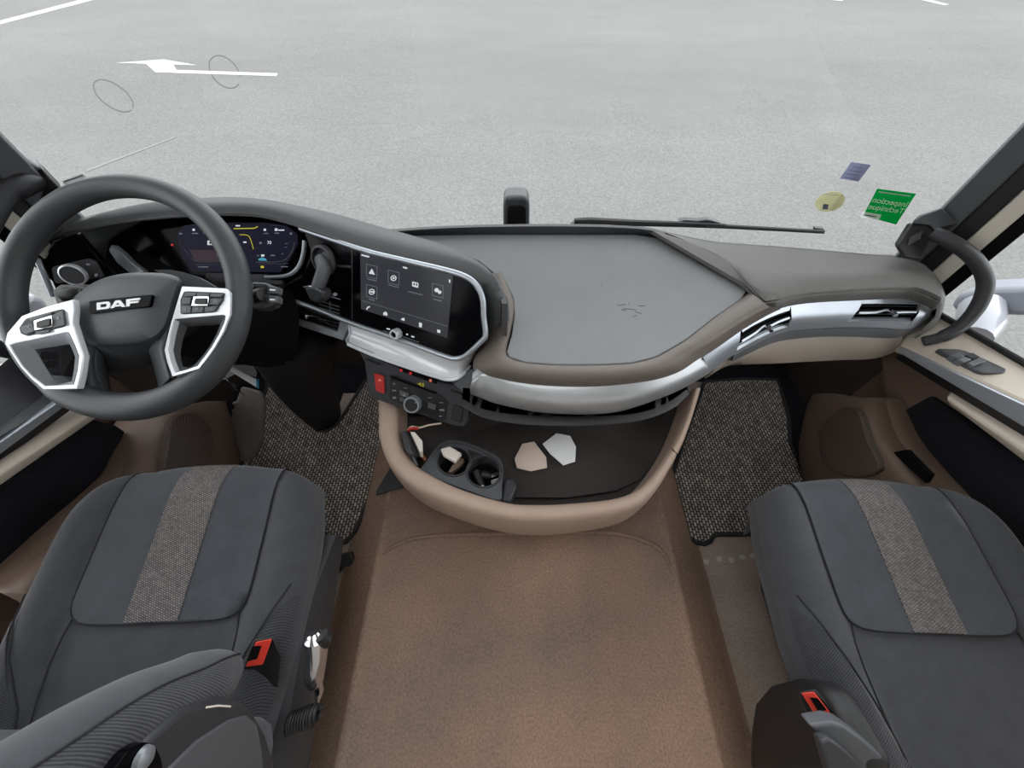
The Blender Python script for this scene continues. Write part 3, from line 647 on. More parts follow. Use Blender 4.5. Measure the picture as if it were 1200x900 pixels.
# rotary knob under the screen
kc = PI_.at(468, 389.5, 0); kn = PI_.n
k_ = plabel(mesh('volume_knob', lathe(kc, kn, [(.0085, 0), (.0125, .004), (.0125, .02), (.011, .023), (.008, .023), (.0075, .02), (0, .02)], 28), 'silverb', D, smooth=50), 'knurled metal volume knob')
mesh('knob_cap', lathe(kc + kn * .0203, kn, [(.0072, 0), (.006, .001), (0, .001)], 20), 'void', k_)
for a, b, l in ((453, 384.3, 4), (482, 393.5, 3.5), (476, 391, 2)): mesh('panel_legend', plate(PI_, bx(a, b, a + l, b + 1.4), .0005, .0012), 'icon', mp, smooth=0)
mesh('panel_legend', plate(PI_, bx(449, 387, 491, 387.4, .33), .0003, .0008), 'icondim', mp, smooth=0)
# brake lever, recess ring and small slits left of the screen
rc = PI_.at(381, 304, 0)
lv = plabel(mesh('lever_recess', lathe(rc, kn, [(.036, -.001), (.038, .006), (.035, .012), (.029, .013), (.027, .002), (.0, -.004)], 28), 'charcoal', D), 'round recess of the lever')
mesh('lever_slot', plate(PI_, rnd([(376, 295), (386, 297), (386, 314), (376, 312)], .2), .0, .012), 'grey', lv, bevel=.003)
plabel(mesh('lever_stem', tube([rc + kn * .01, PI_.at(380, 316, .035), PI_.at(375, 330, .052), PI_.at(372, 338, .055)], [.017, .016, .0155, .015], 14), 'grey', lv), 'cylindrical grey lever stem')
hd = [(355.5, 336.5), (367, 335), (377, 341), (379, 350), (371, 356), (362, 352)]
lh = plabel(mesh('lever_handle', prism(PI_.pts(hd, .066), -kn * .03), 'charcoal', lv, bevel=.006, seg=3), 'dark lever knob with a chrome edge')
mesh('lever_edge', tube(PI_.pts([(356, 336.7), (362, 335), (369, 336.5), (376, 342)], .066), .002, 6), 'chrome', lv)
for i in range(3): mesh('speaker_slit', plate(PI_, bx(374, 352 + 4 * i, 398, 353.2 + 4 * i, .30), .0005, .0014), 'grey', mp, smooth=0)
mesh('speaker_slit', plate(PI_, [(386, 353), (387.2, 353.4), (387.2, 366), (386, 365.6)], .0005, .0014), 'grey', mp, smooth=0)
mesh('panel_legend', plate(PI_, bx(380, 345, 399, 345.6, .3), .0003, .001), 'icondim', mp, smooth=0); mesh('panel_legend', plate(PI_, circ(392.5, 345, 2.6, 2), .0003, .0012), 'icondim', mp, smooth=0)
mesh('panel_seam', plate(PI_, [(412, 291), (413, 291.3), (413, 374), (412, 373.6)], .0, .0008), 'charcoal', mp, smooth=0)
mesh('card_slot', plate(PI_, [(391, 310), (411, 311), (411, 314), (394, 313)], .0, .001), 'charcoal', mp, smooth=0)
# silver tray below the panel
tt = PI_.pts([(409, 379), (440, 389), (474, 402), (505, 414), (530, 422), (545, 419.5), (556, 411), (564, 402)], -.004)
tb = Zs(.592, (408, 402), (438, 415), (472, 427), (505, 438), (526, 443.5), (541, 439), (553, 424), (560, 411))
tm = [(a + b) / 2 + V((0, .006, -.008)) for a, b in zip(tt, tb)]
plabel(mesh('silver_tray', solid(loft([tt, tm, tb], 5, across=4), (0, .03, -.012)), 'silverb', D, smooth=60), 'satin silver ledge below the touch screen')
mesh('chrome_trim', tube(cr([p + V((0, -.004, .0)) for p in tb], 5), .0045, 8), 'silverb', D)
mesh('chrome_trim', tube(cr([tt[0], tm[0], tb[0], tb[1]], 5), .004, 8), 'silver', D)
# driver's air vent left of the tray
va = [(333, 349), (404, 375), (399, 397), (393, 397), (326, 372), (325, 362)]
fr = plabel(mesh('air_vent', ringslab(PI_.pts([(330, 348), (408, 377), (405, 390), (402, 399), (365, 387), (326, 373)], .002), PI_.pts([(337, 354), (398, 374), (397, 381), (395, 389), (365, 379), (335, 370)], -.002), -kn * .04), 'silver', D, smooth=40, bevel=.002), 'silver framed air vent beside the touch screen')
mesh('vent_back', plate(PI_, [(333, 350), (402, 374), (398, 394), (330, 372)], -.045, -.035), 'void', fr)
for i in range(4):
    y = 356 + i * 4.2; mesh('vane', prism(PI_.pts([(337, y), (398, y + 19), (398, y + 19.9), (337, y + .9)], -.008), -kn * .02), 'charcoal', fr)
mesh('vane_bar', tube(cr(PI_.pts([(339, 362), (352, 367), (358, 370.5), (364, 370), (387, 378)], .0), 4), .004, 8), 'chrome', fr)
mesh('vent_knob', tube(PI_.pts([(358, 368), (358, 371), (358, 373)], .006), [.007, .008, .006], 10), 'chrome', fr)
# hood over display and instruments
HF = [(40, 300), (62, 277), (100, 268), (150, 259), (200, 254), (260, 251), (305, 253), (345, 263), (390, 278), (430, 291), (475, 303), (520, 313), (548, 321), (562, 332), (569, 346), (572, 368), (574, 396)]
HC = [(45, 282), (70, 268), (100, 259.5), (150, 251), (200, 246), (260, 244), (305, 246), (345, 255), (390, 268), (430, 280), (475, 291), (520, 301), (555, 311), (572, 326), (579, 346), (581, 372), (580, 398)]
HB = [(60, 266), (85, 258), (120, 249), (160, 240), (205, 234), (260, 231), (305, 233), (350, 241), (395, 251), (440, 264), (480, 275), (520, 287), (555, 303), (578, 322), (588, 345), (590, 372), (586, 396)]
hz = [.82, .815, .82, .825, .83, .835, .835, .83, .825, .82, .816, .814, .81, .795, .77, .72, .66]
hf = [Z(u, v, z - .012) for (u, v), z in zip(HF, hz)]; hc = [Z(u, v, z) for (u, v), z in zip(HC, hz)]; hb = [Z(u, v, z + .002) for (u, v), z in zip(HB, hz)]
hd_ = [p + V((.012, .02, -.06)) for p in hb]; hd_[-3:] = [p + V((.012, .01, -.02)) for p in hb[-3:]]
hd2 = [V((p.x, p.y + .0, max(.60, p.z - .12))) for p in hd_]
hi = [p + V((-.01, .03, -.004)) for p in hf]
mesh('hood', solid(loft([hi, hf, hc, hb, hd_, hd2], 5), (0, .0, -.004)), 'paddark', D, smooth=75)
mesh('hood_edge', tube(cr([p + V((0, -.001, -.001)) for p in hf], 5), .003, 6), 'charcoal', D)
mesh('hood_end', solid(loft([Zs(.765, (574, 320), (583, 338), (588, 356)), Zs(.70, (583, 350), (589, 368), (588, 396))], 5), (.012, 0, 0)), 'charcoal', D)
# instrument cluster
PC = Plane((-.60, .945, .80), (-.90, .945, .80), (-.725, .845, .685))
cl = [(150, 268), (200, 257), (262, 253), (310, 256), (352, 270), (357, 285), (352, 308), (340, 324), (322, 329), (250, 329), (170, 322), (140, 300), (130, 282)]
mesh('cluster_surround', plate(PC, [(60, 285), (100, 272), (150, 262), (205, 252), (262, 249), (310, 252), (356, 268), (362, 292), (352, 320), (330, 333), (250, 335), (120, 340), (70, 335)], -.03, -.012), 'void', D)
cs = plabel(mesh('instrument_display', plate(PC, cl, -.01, 0), 'gloss', D, bevel=.002), 'wide lit instrument display behind the steering wheel')
mesh('display_area', plate(PC, [(207, 272), (217, 264), (245, 261), (310, 261), (335, 264), (348, 274), (349, 286), (340, 303), (328, 319), (225, 318), (212, 300)], .0, .001), 'cluster', cs, smooth=0)
mesh('display_glow', plate(PC, [(222, 293), (262, 293), (262, 308), (228, 306)], .0008, .0014), 'clustred', cs, smooth=0)
def cline(uv, m='icon', r=.0009): return mesh('gauge_line', tube(PC.pts(uv, .0018), r, 6), m, cs)
cline(cr2([(210, 284), (222, 299), (232, 306.5), (268, 307)], 4), 'grey', .0016); cline(cr2([(301, 307.5), (330, 306), (341, 297), (346, 284)], 4), 'grey', .0016)
cline(cr2([(213, 268), (220, 264.5), (240, 262)], 4), 'grey'); cline(cr2([(315, 264), (330, 265), (338, 271)], 4), 'grey')
cline([(230, 310), (280, 310)], 'grey'); cline([(303, 309.5), (338, 309)], 'grey')
cline([(274, 268), (298, 267.5), (302, 265.5)], 'yellow', .0011); cline(cr2([(281, 275), (289, 275.5), (293, 279), (297, 292)], 3), 'yellow', .0009)
def cic(uv, m='icon'): return mesh('gauge_icon', plate(PC, uv, .0015, .0025), m, cs, smooth=0)
def sq(a, b, c, d): return [(a, b), (c, b), (c, d), (a, d)]
mesh('gauge_icon', ringslab(PC.pts(sq(243, 282, 250, 287), .0025), PC.pts(sq(244.8, 283.2, 248.2, 285.8), .0025), -PC.n * .001), 'icon', cs, smooth=0)
for q in (sq(225.5, 268, 228, 270.5), sq(239, 268, 241, 270.5), sq(309, 268, 311.5, 270.5), sq(322, 267.6, 325, 270.5), sq(276, 263.8, 281, 265.2), sq(285, 283, 288.5, 284.6), sq(306, 298.2, 309.5, 300.5), sq(326, 269, 333, 270.3)): cic(q)
for q in (sq(225, 273, 232, 274), sq(238, 273, 244, 274), sq(309, 273, 314, 274), sq(322, 272.5, 327, 273.8), sq(210, 273, 213, 274.5), sq(339.5, 272.5, 342, 275), sq(317, 298.6, 322, 300), sq(301, 299, 303.5, 300), sq(254, 299.5, 259, 300.3), sq(232, 312.3, 244, 313.3), sq(259, 312.3, 264, 313.2), sq(329, 312, 337, 313), sq(304, 283.5, 306.5, 286), sq(334, 285, 337, 285.6), sq(333, 289.5, 336, 290), sq(330, 297, 332, 297.8)): cic(q, 'icondim')
cic([(302.5, 303.5), (307, 301.5), (311, 303), (313, 305.8), (303, 305.2)], 'cyan'); cic(sq(305.5, 311.5, 309, 314), 'yellow')
pe = PC.at(315.5, 284.5, .0025); text('gauge_number', '70', pe, (1, 0, 0), (PC.at(315, 280) - PC.at(315, 290)).normalized(), .0115, 'icon', cs, bold=.01)
plabel(mesh('warning_light', lathe(PC.at(202, 287, .001), PC.n, [(.003, 0), (.0025, .002), (0, .002)], 12), 'redled', cs), 'glowing red warning light')
chrome_line([(357, 282), (355.5, 297), (351, 311), (342, 320.5), (330, 324), (311, 325)], PC, .006, sq=.8, off=.016)
mesh('cluster_shelf', plate(PC, [(240, 319), (312, 321), (312, 327), (330, 328), (330, 334), (240, 332)], -.005, .012), 'charcoal', D, bevel=.003)
plabel(mesh('chrome_blade', prism(PC.pts([(126, 293), (130, 286), (140, 294), (152, 306), (168, 318), (165, 321), (150, 319), (136, 308)], .03), -PC.n * .02), 'silver', D, bevel=.004), 'silver blade left of the instrument display')
chrome_line([(89, 273), (100, 286), (115, 304), (133, 320), (150, 325)], PC, .0022, off=.026)
mesh('chrome_trim', prism(PC.pts([(63, 274), (94, 266.5), (92, 272), (59, 280)], .03), -PC.n * .02), 'silver', D, bevel=.003)
# light switch panel at far left
PL = Plane((-1.06, .79, .78), (-.94, .83, .78), (-1.05, .76, .68))
lp = mesh('light_panel', plate(PL, [(50, 306), (62, 282), (90, 274), (118, 306), (134, 324), (122, 338), (74, 345), (66, 342)], -.02, 0), 'gloss', D, bevel=.003)
mesh('switch_field', plate(PL, rnd([(60, 313), (104, 303), (113, 306), (124, 325), (64, 333)], .15), .0, .003), 'charcoal', lp, bevel=.001)
kc2 = PL.at(87.5, 321, .003)
plabel(mesh('light_knob', lathe(kc2, PL.n, [(.0255, 0), (.0255, .010), (.0225, .012), (.0215, .008), (0, .008)], 28), 'silverb', lp), 'silver ringed rotary light switch')
mesh('knob_cap', lathe(kc2 + PL.n * .0075, PL.n, [(.0218, 0), (.021, .003), (0, .003)], 24), 'charcoal', lp)
for q in (sq(67, 316, 70, 319), sq(101, 309, 105, 311), sq(111, 321, 114, 324), sq(84, 316, 88, 318), sq(87, 323, 91, 325)): mesh('switch_legend', plate(PL, q, .0105 if 80 < q[0][0] < 95 else .003, .0115 if 80 < q[0][0] < 95 else .004), 'icondim', lp, smooth=0)
mesh('chrome_trim', tube(PL.pts([(43, 303), (50, 318), (62, 347)], .002), .006, 8), 'silver', D)
# left end of the dash: silver door-side strip and dark end
mesh('dash_end', prism([V((-1.1, .72, .52)), V((-.80, .84, .52)), V((-.80, .9, .70)), V((-1.06, .8, .70)), V((-1.1, .8, .70))], (0, .05, .03)), 'void', D)
# ------- control panel under the silver ledge
P3 = Plane(Z(430, 425, .575), Z(560, 445, .575), Z(545, 500, .48))
cpn = plabel(mesh('control_panel', plate(P3, [(420, 411), (440, 419), (500, 442), (530, 450), (552, 441), (562, 438), (556, 452), (550, 466), (549, 494), (543, 501), (530, 499), (440, 468), (431, 460), (427, 425)], -.015, 0), 'navy', D, bevel=.004), 'dark lower control panel with red hazard switch and climate controls')
mesh('panel_corner', plate(P3, [(527, 446), (552, 432), (565, 436), (555, 455), (548, 467)], .0, .012), 'grey', cpn, bevel=.003)
plabel(mesh('hazard_switch', plate(P3, rnd([(438, 437), (449.5, 441), (450.5, 462), (440, 458)], .15), .0, .006), 'redsw', cpn, bevel=.002), 'red hazard switch')
mesh('hazard_mark', plate(P3, [(445, 443.5), (447.2, 447.2), (442.6, 446.6)], .006, .0068), 'orange', cpn, smooth=0)
mesh('blank_switch', plate(P3, rnd([(531, 474), (543, 478), (540, 496), (528, 492)], .15), .0, .005), 'black', cpn, bevel=.002)
plabel(mesh('climate_unit', plate(P3, rnd([(456, 442), (524, 467), (522, 492), (515, 492), (458, 469), (456, 464)], .2), .0, .005), 'unit', cpn, bevel=.002), 'black climate control unit')
mesh('unit_gap', plate(P3, [(457, 440), (482, 449), (500, 456), (512, 460), (511, 462), (500, 458), (482, 452), (457, 442)], .004, .006), 'void', cpn)
for q in ([(468, 457), (479, 461), (478, 467), (468, 463)], [(501, 471), (511, 475), (510, 481), (501, 478)], [(468, 465), (477, 468.5), (478, 473), (468, 470)]):
    mesh('climate_button', plate(P3, q, .005, .009), 'grey', cpn, bevel=.0015)
for q in (sq(460.5, 449, 463, 450.6), sq(459.5, 457, 464, 458.5), sq(460, 465, 464, 467.5), sq(515, 471.5, 519, 472.5), sq(515, 479.5, 520.5, 481.5), sq(514.5, 487, 517.5, 488.5), sq(471.5, 462, 475, 464.5), sq(473, 454.4, 477, 455.2), sq(501.5, 465.7, 506, 466.5)):
    mesh('climate_legend', plate(P3, q, .0085 if 468 < q[0][0] < 480 and q[0][1] > 460 else .005, .0095 if 468 < q[0][0] < 480 and q[0][1] > 460 else .0058), 'print', cpn, smooth=0)
kk_ = P3.at(485.5, 472.5, .004)
plabel(mesh('climate_knob', lathe(kk_, P3.n, [(.0215, 0), (.0215, .018), (.0205, .0215), (.0172, .0215), (.0168, .019), (0, .019)], 30), 'silver', cpn, smooth=35), 'chrome ringed climate knob')
mesh('knob_cap', lathe(kk_ + P3.n * .0185, P3.n, [(.0166, 0), (.016, .002), (0, .002)], 24), 'black', cpn)
kt = P3.at(485.5, 472.5, .027)
for dx, dy in ((-.5, -4), (.4, 3.5)): mesh('climate_legend', plate(P3, circ(486.5 + dx, 468.5 + dy, 1.0), .0245, .0255), 'print', cpn, smooth=0)
# strip of warning lights
mesh('led_strip', plate(P3, [(466, 431), (474, 428), (512, 443), (511, 450), (474, 437)], .004, .010), 'void', cpn, bevel=.001)
for a, b, m in ((470, 434, 'redled'), (481, 437.5, 'redled'), (504.5, 446, 'orange')): mesh('led', lathe(P3.at(a, b, .010), P3.n, [(.0038, 0), (.003, .002), (0, .002)], 12), m, cpn)
pe = P3.at(493, 450.5, .0075); ex3 = (P3.at(500, 453) - P3.at(487, 449)).normalized(); text('temperature_digits', '-4.5', pe, ex3, P3.n.cross(ex3), .012, 'yellow', cpn, bold=.01)
for q in ([(427, 420), (444, 427), (443.5, 428.5), (427, 421.6)], [(528, 457), (546, 464), (545, 466), (528, 459)]): mesh('card_slot', plate(P3, q, .0, .006), 'black', cpn)
# shelf bar below the centre strip
g0 = Zs(.566, (541, 471), (565, 483), (600, 489.5), (650, 492), (700, 492), (750, 488), (785, 475), (806, 460))
g1 = Zs(.560, (541, 476), (565, 489), (600, 496), (650, 499), (700, 498), (750, 493), (786, 480), (808, 462))
mesh('drawer_lip', solid(loft([[p + V((0, .05, .0)) for p in g0], g0, g1, [p + V((0, .05, 0)) for p in g1]], 5), (0, .01, 0)), 'black', D, smooth=60)
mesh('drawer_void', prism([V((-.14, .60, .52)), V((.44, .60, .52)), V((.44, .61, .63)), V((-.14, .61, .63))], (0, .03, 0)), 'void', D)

# ================================================================== STORAGE BOWL under the dash
BW = thing('storage_tray', 'beige rounded storage bowl with dark liner below the dashboard centre', 'storage tray', (.05, .5, .1))
RZ = .42
ro = [(444, 462), (444, 490), (446, 515), (460, 547), (490, 572), (540, 592), (590, 605), (627, 608), (663, 607), (730, 597), (764, 577), (793, 532), (808, 497), (821, 455)]
ri = [(464, 468), (464, 490), (467, 518), (480, 540), (505, 558), (545, 576), (595, 590), (627, 592), (663, 591), (725, 584), (758, 566), (787, 526), (803, 490), (814, 455)]
zz = [.47, .455, .44, .425, .42, .42, .42, .42, .42, .42, .425, .44, .455, .47]
Ro = [Z(u, v, z - .004) for (u, v), z in zip(ro, zz)]; Ri = [Z(u, v, z) for (u, v), z in zip(ri, zz)]
Rm = [Z((a + c) / 2, (b + d) / 2, z + .004) for (a, b), (c, d), z in zip(ro, ri, zz)]
bc = V((.05, .62, 0))
def shrink(P, k, dz, dy=0): return [V((bc.x + (p.x - bc.x) * k, bc.y + (p.y - bc.y) * k + dy, p.z + dz)) for p in P]
outer = [[p for p in Rm], Ro, shrink(Ro, 1.012, -.035), shrink(Ro, 1.008, -.10), shrink(Ro, .975, -.17), shrink(Ro, .86, -.23), shrink(Ro, .72, -.265), shrink(Ro, .1, -.275)]
inner = [Rm, Ri, shrink(Ri, .985, -.02), shrink(Ri, .96, -.075), shrink(Ri, .93, -.095), shrink(Ri, .05, -.098)]
mesh('bowl', join(loft(outer, 5, across=2), loft(inner[:4], 5, across=2)), 'beige', BW, smooth=75)
mesh('inner_bowl', solid(loft(inner[3:], 5, across=2), (0, 0, -.003)), 'liner', BW, smooth=75)
li = [(472, 500), (476, 530), (492, 550), (545, 575), (597, 590.5), (663, 591), (722, 583), (752, 562), (770, 530), (776, 505), (775, 480)]
lz = [V((p.x, p.y, .345)) for p in Zs(.345, *[(a + (600 - a) * .01, b - 8 if 500 < a < 740 else b) for a, b in li])]
lz = [lz[0] + V((.0, .14, 0))] + lz + [lz[-1] + V((0, .12, 0))]
mesh('liner', prism(lz, (0, 0, -.008)), 'liner', BW, smooth=0)
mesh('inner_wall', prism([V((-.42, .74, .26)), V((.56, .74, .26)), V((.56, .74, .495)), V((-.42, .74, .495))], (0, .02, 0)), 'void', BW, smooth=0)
mesh('bowl_seam', tube([p + V((0, 0, .001)) for p in (Ri[11], Rm[11], Ro[11], shrink(Ro, 1.01, -.03)[11])], .0015, 6), 'black', BW)
# cup holder insert
cz = .405
co = cr2([(494, 552), (500, 540), (512, 523), (526, 516), (545, 518), (580, 533), (589, 545), (589, 560), (588, 571), (586, 586), (560, 579), (520, 564)], 3, True)
h1 = (532, 541, 19.5, 17); h2 = (567, 553, 20, 18.5)
CH = mesh('cup_holder', join(), None) if False else None
bmh = bmesh.new()
def hole_plate(outline, holes, z, t):
    """flat plate with round openings, walls dropping through its thickness"""
    bm = bmesh.new(); eds = []
    for L in [outline] + holes:
        vs = [bm.verts.new((p.x, p.y, z)) for p in L]
        eds += [bm.edges.new((vs[i], vs[(i + 1) % len(vs)])) for i in range(len(vs))]
    bmesh.ops.triangle_fill(bm, edges=eds, use_beauty=True)
    r = bmesh.ops.extrude_face_region(bm, geom=list(bm.faces)); nv = [v for v in r['geom'] if isinstance(v, bmesh.types.BMVert)]
    bmesh.ops.translate(bm, verts=nv, vec=(0, 0, -t))
    bm.verts.index_update(); vs = [v.co.copy() for v in bm.verts]; fs = [tuple(v.index for v in f.verts) for f in bm.faces]; bm.free()
    return vs, fs
bmh.free()
hl1 = Zs(cz, *circ(*h1, 22)); hl2 = Zs(cz, *circ(*h2, 22))
ch = plabel(mesh('cup_holder', hole_plate(Zs(cz, *co), [hl1, hl2], cz, .055), 'grey', BW, smooth=30, bevel=.003), 'dark grey double cup holder')
for h in (h1, h2):
    L = Zs(cz, *circ(*h, 22)); mesh('cup_ring', tube([p + V((0, 0, .001)) for p in L], .003, 6, closed=True), 'charcoal', ch)
    c0 = sum(L, V()) / 22; mesh('cup_well', prism([c0 + (p - c0) * 1.02 + V((0, 0, -.052)) for p in L], (0, 0, -.006)), 'void', ch, smooth=0)
cs_ = cr(Zs(cz + .002, (511, 528), (526, 519), (545, 521), (578, 536), (586, 548), (586, 560)), 5); mesh('holder_ridge', tube(cs_, .003, 8), 'charcoal', ch)
mesh('holder_notch', prism(Zs(cz + .003, (548, 526), (568, 534), (562, 538), (552, 540)), (0, 0, -.004)), 'black', ch)
mesh('holder_end', prism([*Zs(.40, (592, 560), (603, 560), (606, 570), (598, 589), (587, 587))], (0, 0, -.06)), 'charcoal', BW, bevel=.006)

# ================================================================== STEERING WHEEL (its plane faces the driver's head)
WT = .714; WC = T(147, 348, WT); EX = V((1, 0, 0)); EU = V((0, SP, CP)); EN = -V((0, CP, -SP))
def wp(u, v, off=0): return T(u, v, WT - off)
def wps(uv, off=0): return [wp(a, b, off) for a, b in uv]
SW = thing('steering_wheel', 'thick black leather steering wheel with silver spokes and key pads in front of the instruments', 'steering wheel', WC)
rim = []; rr = []
for i in range(96):
    a = 2 * math.pi * i / 96; dg = math.degrees(a)
    k = max(0, min(1, (dg - 186) / 12, (238 - dg) / 12)); k = k * k * (3 - 2 * k)      # flattened behind the left spoke
    rr.append(.0208 + .0055 * max(0, -math.sin(a)) * (1 - k) - .0068 * k)
    rim.append(WC + EX * (math.cos(a) * (.2125 + .0085 * k)) + EU * (math.sin(a) * (.2055 + .0085 * k) + .001))
mesh('rim', tube(rim, rr, 16, closed=True, up=EN), 'wheel', SW, smooth=80)
# hub pad: domed
hub = [(85, 353), (98, 339), (118, 327), (145, 320.5), (172, 319.5), (196, 321), (213, 329), (207, 352), (199, 380), (190, 393), (176, 401), (150, 405), (125, 407), (107, 405), (97, 395), (88, 374)]
hr = cr2(hub, 3, True); hcx, hcy = 147, 362
def hs(k, off): return [wp(hcx + (a - hcx) * k, hcy + (b - hcy) * k, off) for a, b in hr]
hv, hfc = grid([hs(.98, -.05), hs(1, -.012), hs(.985, -.003), hs(.9, .006), hs(.6, .014), hs(.25, .017)], cu=True); n_ = len(hr); hfc.append(tuple(range(5 * n_, 6 * n_)))
HB_ = mesh('hub', (hv, hfc), 'hub', SW, smooth=50)
# lower saddle spokes
def band(lo, ro_, n=5): return loft([wps(lo[0], lo[1]), wps(lo[2], lo[3]), wps(ro_[0], ro_[1]), wps(ro_[2], ro_[3])], n)
lsp = loft([wps([(86, 372), (93, 395), (97, 420), (90, 456)], -.03), wps([(87, 374), (95, 396), (98.5, 418), (92, 457)], -.006), wps([(104, 385), (106, 410), (107, 430), (106, 462)], -.008), wps([(128, 395), (118, 414), (117, 438), (126, 468)], -.030), wps([(130, 397), (122, 416), (121, 440), (128, 470)], -.06)], 5, across=3)
plabel(mesh('lower_spoke', solid(lsp, -EN * .01), 'hub', SW, smooth=70), 'black lower spoke')
rsp = loft([wps([(203, 368), (197, 392), (194, 412), (202, 440)], -.03), wps([(201, 370), (195.5, 393), (192.5, 412), (199, 441)], -.006), wps([(190, 380), (186, 398), (186, 415), (196, 446)], -.008), wps([(160, 398), (174, 410), (182, 425), (189, 452)], -.03), wps([(158, 400), (172, 413), (179, 428), (186, 456)], -.06)], 5, across=3)
plabel(mesh('lower_spoke', solid(rsp, -EN * .01), 'hub', SW, smooth=70), 'black lower spoke')
mesh('hub_skirt', solid(loft([wps([(105, 402), (130, 405), (155, 404), (180, 397)], -.004), wps([(108, 412), (130, 417), (156, 415), (184, 408)], -.03), wps([(112, 430), (130, 436), (156, 434), (182, 425)], -.07)], 5), -EN * .006), 'hub', SW, smooth=70)
mesh('hub_back', lathe(wp(145, 380, -.082), EN, [(.07, 0), (.07, .045), (.03, .05)], 24), 'black', SW)
# badge
bp_ = [(104, 352.5), (177, 345), (178, 347), (175.5, 358), (174, 359.5), (106, 367.5), (104, 366)]
HO = .0165
bd = mesh('badge', prism(wps(rnd(bp_, .1), HO + .004), -EN * .012), 'gloss', HB_ if False else SW, bevel=.001)
def let(uv): return mesh('letter', prism(wps(uv, HO + .0055), -EN * .002), 'white', bd, smooth=0)
def tl(x, y):  # badge letters lie along a line that climbs to the right
    return (113.2 + x * .995 + (y) * .0, 363.2 - x * .115 - y)
def letp(q): return let([tl(*p) for p in q])
Do = [(0, 0), (8, 0), (13.5, 0), (15.6, 2.2), (15.6, 6.2), (13.5, 8.4), (8, 8.4), (0, 8.4)]; Di = [(4, 2.4), (8, 2.4), (10.8, 2.4), (11.6, 3.2), (11.6, 5.2), (10.8, 6), (8, 6), (4, 6)]
mesh('letter', ringslab(wps([tl(*p) for p in Do], HO + .0055), wps([tl(*p) for p in Di], HO + .0055), -EN * .002), 'white', bd, smooth=0)
Ao = [(15.8, 0), (19.8, 0), (21.1, 1.5), (28.1, 1.5), (29.4, 0), (33.6, 0), (27.3, 8.4), (22, 8.4)]; Ai = [(22.3, 3.4), (23.4, 3.4), (24.3, 3.4), (26.0, 3.4), (26.9, 3.4), (26.9, 3.4), (25.0, 6.2), (24.2, 6.2)]
letp([(15.8, 0), (19.8, 0), (24.6, 6.3), (24.6, 8.4), (22, 8.4)]); letp([(29.4, 0), (33.6, 0), (27.3, 8.4), (24.6, 8.4), (24.6, 6.3)]); letp([(20.8, 1.3), (28.4, 1.3), (26.9, 3.3), (22.3, 3.3)])
letp([(34.8, 0), (38.8, 0), (38.8, 3.0), (48.6, 3.0), (49.2, 5.2), (38.8, 5.2), (38.8, 6.1), (50.6, 6.1), (51.2, 8.4), (34.8, 8.4)])
# silver spokes
def spoke(outer, inner, lab, pad, well, deep):
    o = cr2(outer, 4, True) if False else outer
    rg = ringslab(wps(outer, .0262), wps(inner, .0255), -EN * .012)
    iw = grid([wps(inner, .0252), wps(well, deep)], cu=True)
    so = plabel(mesh('spoke_trim', rg, 'silverb', SW, bevel=.002), lab)
    mesh('spoke_well', solid(iw, V((0, 0, -.002))), 'silverd', so, smooth=50)
    mesh('key_pad', prism(wps(pad, .0272), -EN * .008), 'black', so, bevel=.001)
    return so
ol = [(5, 402), (8, 390), (25, 370), (52, 359.5), (85, 350.5), (86, 362), (84.5, 377), (92, 400), (97.5, 417), (95, 437), (90.5, 456), (70, 456.5), (50, 456.5), (36, 444), (24, 431), (10, 410)]
il = [(12.5, 404.5), (20, 402), (35, 399), (55, 394.5), (76, 390), (79, 389.5), (81, 391), (86.5, 403), (92, 417), (90, 435), (86, 450.5), (70, 451.5), (53.5, 452), (39, 441), (28, 429.5), (17, 413)]
spl = spoke(ol, il, 'satin silver left spoke with a key pad', rnd([(22, 384), (30, 373), (75, 361), (77, 382), (32, 394), (24, 391)], .15), [(40, 409), (44, 408.5), (52, 407), (62, 405.5), (76, 403), (80, 402.5), (81.5, 403), (84.5, 409), (88, 418), (86.5, 434), (84, 447), (76, 449), (67, 450), (57, 436), (49, 423), (43, 413)], .016)
orr = [(213, 335.5), (240, 336.8), (265, 338), (269.5, 343), (269.5, 355), (269, 368), (262, 388), (252, 406), (243, 419), (233, 432), (218, 436.5), (202, 441), (196, 425), (192.5, 410), (196.5, 393), (201, 376)]
ir = [(204.5, 374), (225, 372), (250, 370), (262, 369), (264.5, 370.5), (264.3, 373), (263.5, 377), (257, 391), (249, 405), (240, 417.5), (231, 429), (218, 433.5), (205, 436.5), (199.5, 423), (196.5, 410), (200, 392)]
spr = spoke(orr, ir, 'satin silver right spoke with a key pad', rnd([(215.5, 341), (263.5, 343), (262, 351), (252, 366), (211, 368.5), (211, 351)], .12), [(219, 382), (232, 381), (250, 380), (260.5, 378), (261.5, 379), (261.5, 380), (260, 384), (254, 394), (246.5, 406), (238.5, 417), (230.5, 426.5), (222, 430.5), (214, 430), (211, 420), (211, 410), (214, 395)], -.012)
def key(uv, par, m='grey', off=.0085, lab=None):
    o = mesh('key', prism(wps(uv, off + .0215), -EN * .003), m, par, bevel=.0008)
    if lab: plabel(o, lab)
    return o
for q in ([(217, 342.5), (230, 343), (228.5, 347), (215.5, 347)], [(231, 343), (245, 343.6), (244.5, 347), (230, 347)], [(246.5, 343.7), (262, 344.3), (259, 348), (246, 347.8)], [(213.5, 348.5), (223.5, 348.5), (222, 356.5), (212.5, 356.5)], [(246, 349.5), (260, 350), (256, 357), (244.5, 357)], [(212, 358.2), (223.5, 358.2), (223, 366.5), (212, 367)], [(225, 359.5), (238.5, 359.5), (237.5, 365.8), (224.5, 366.3)], [(240, 359), (254.5, 358.8), (250.5, 365), (239, 365.6)]): key(q, spr)
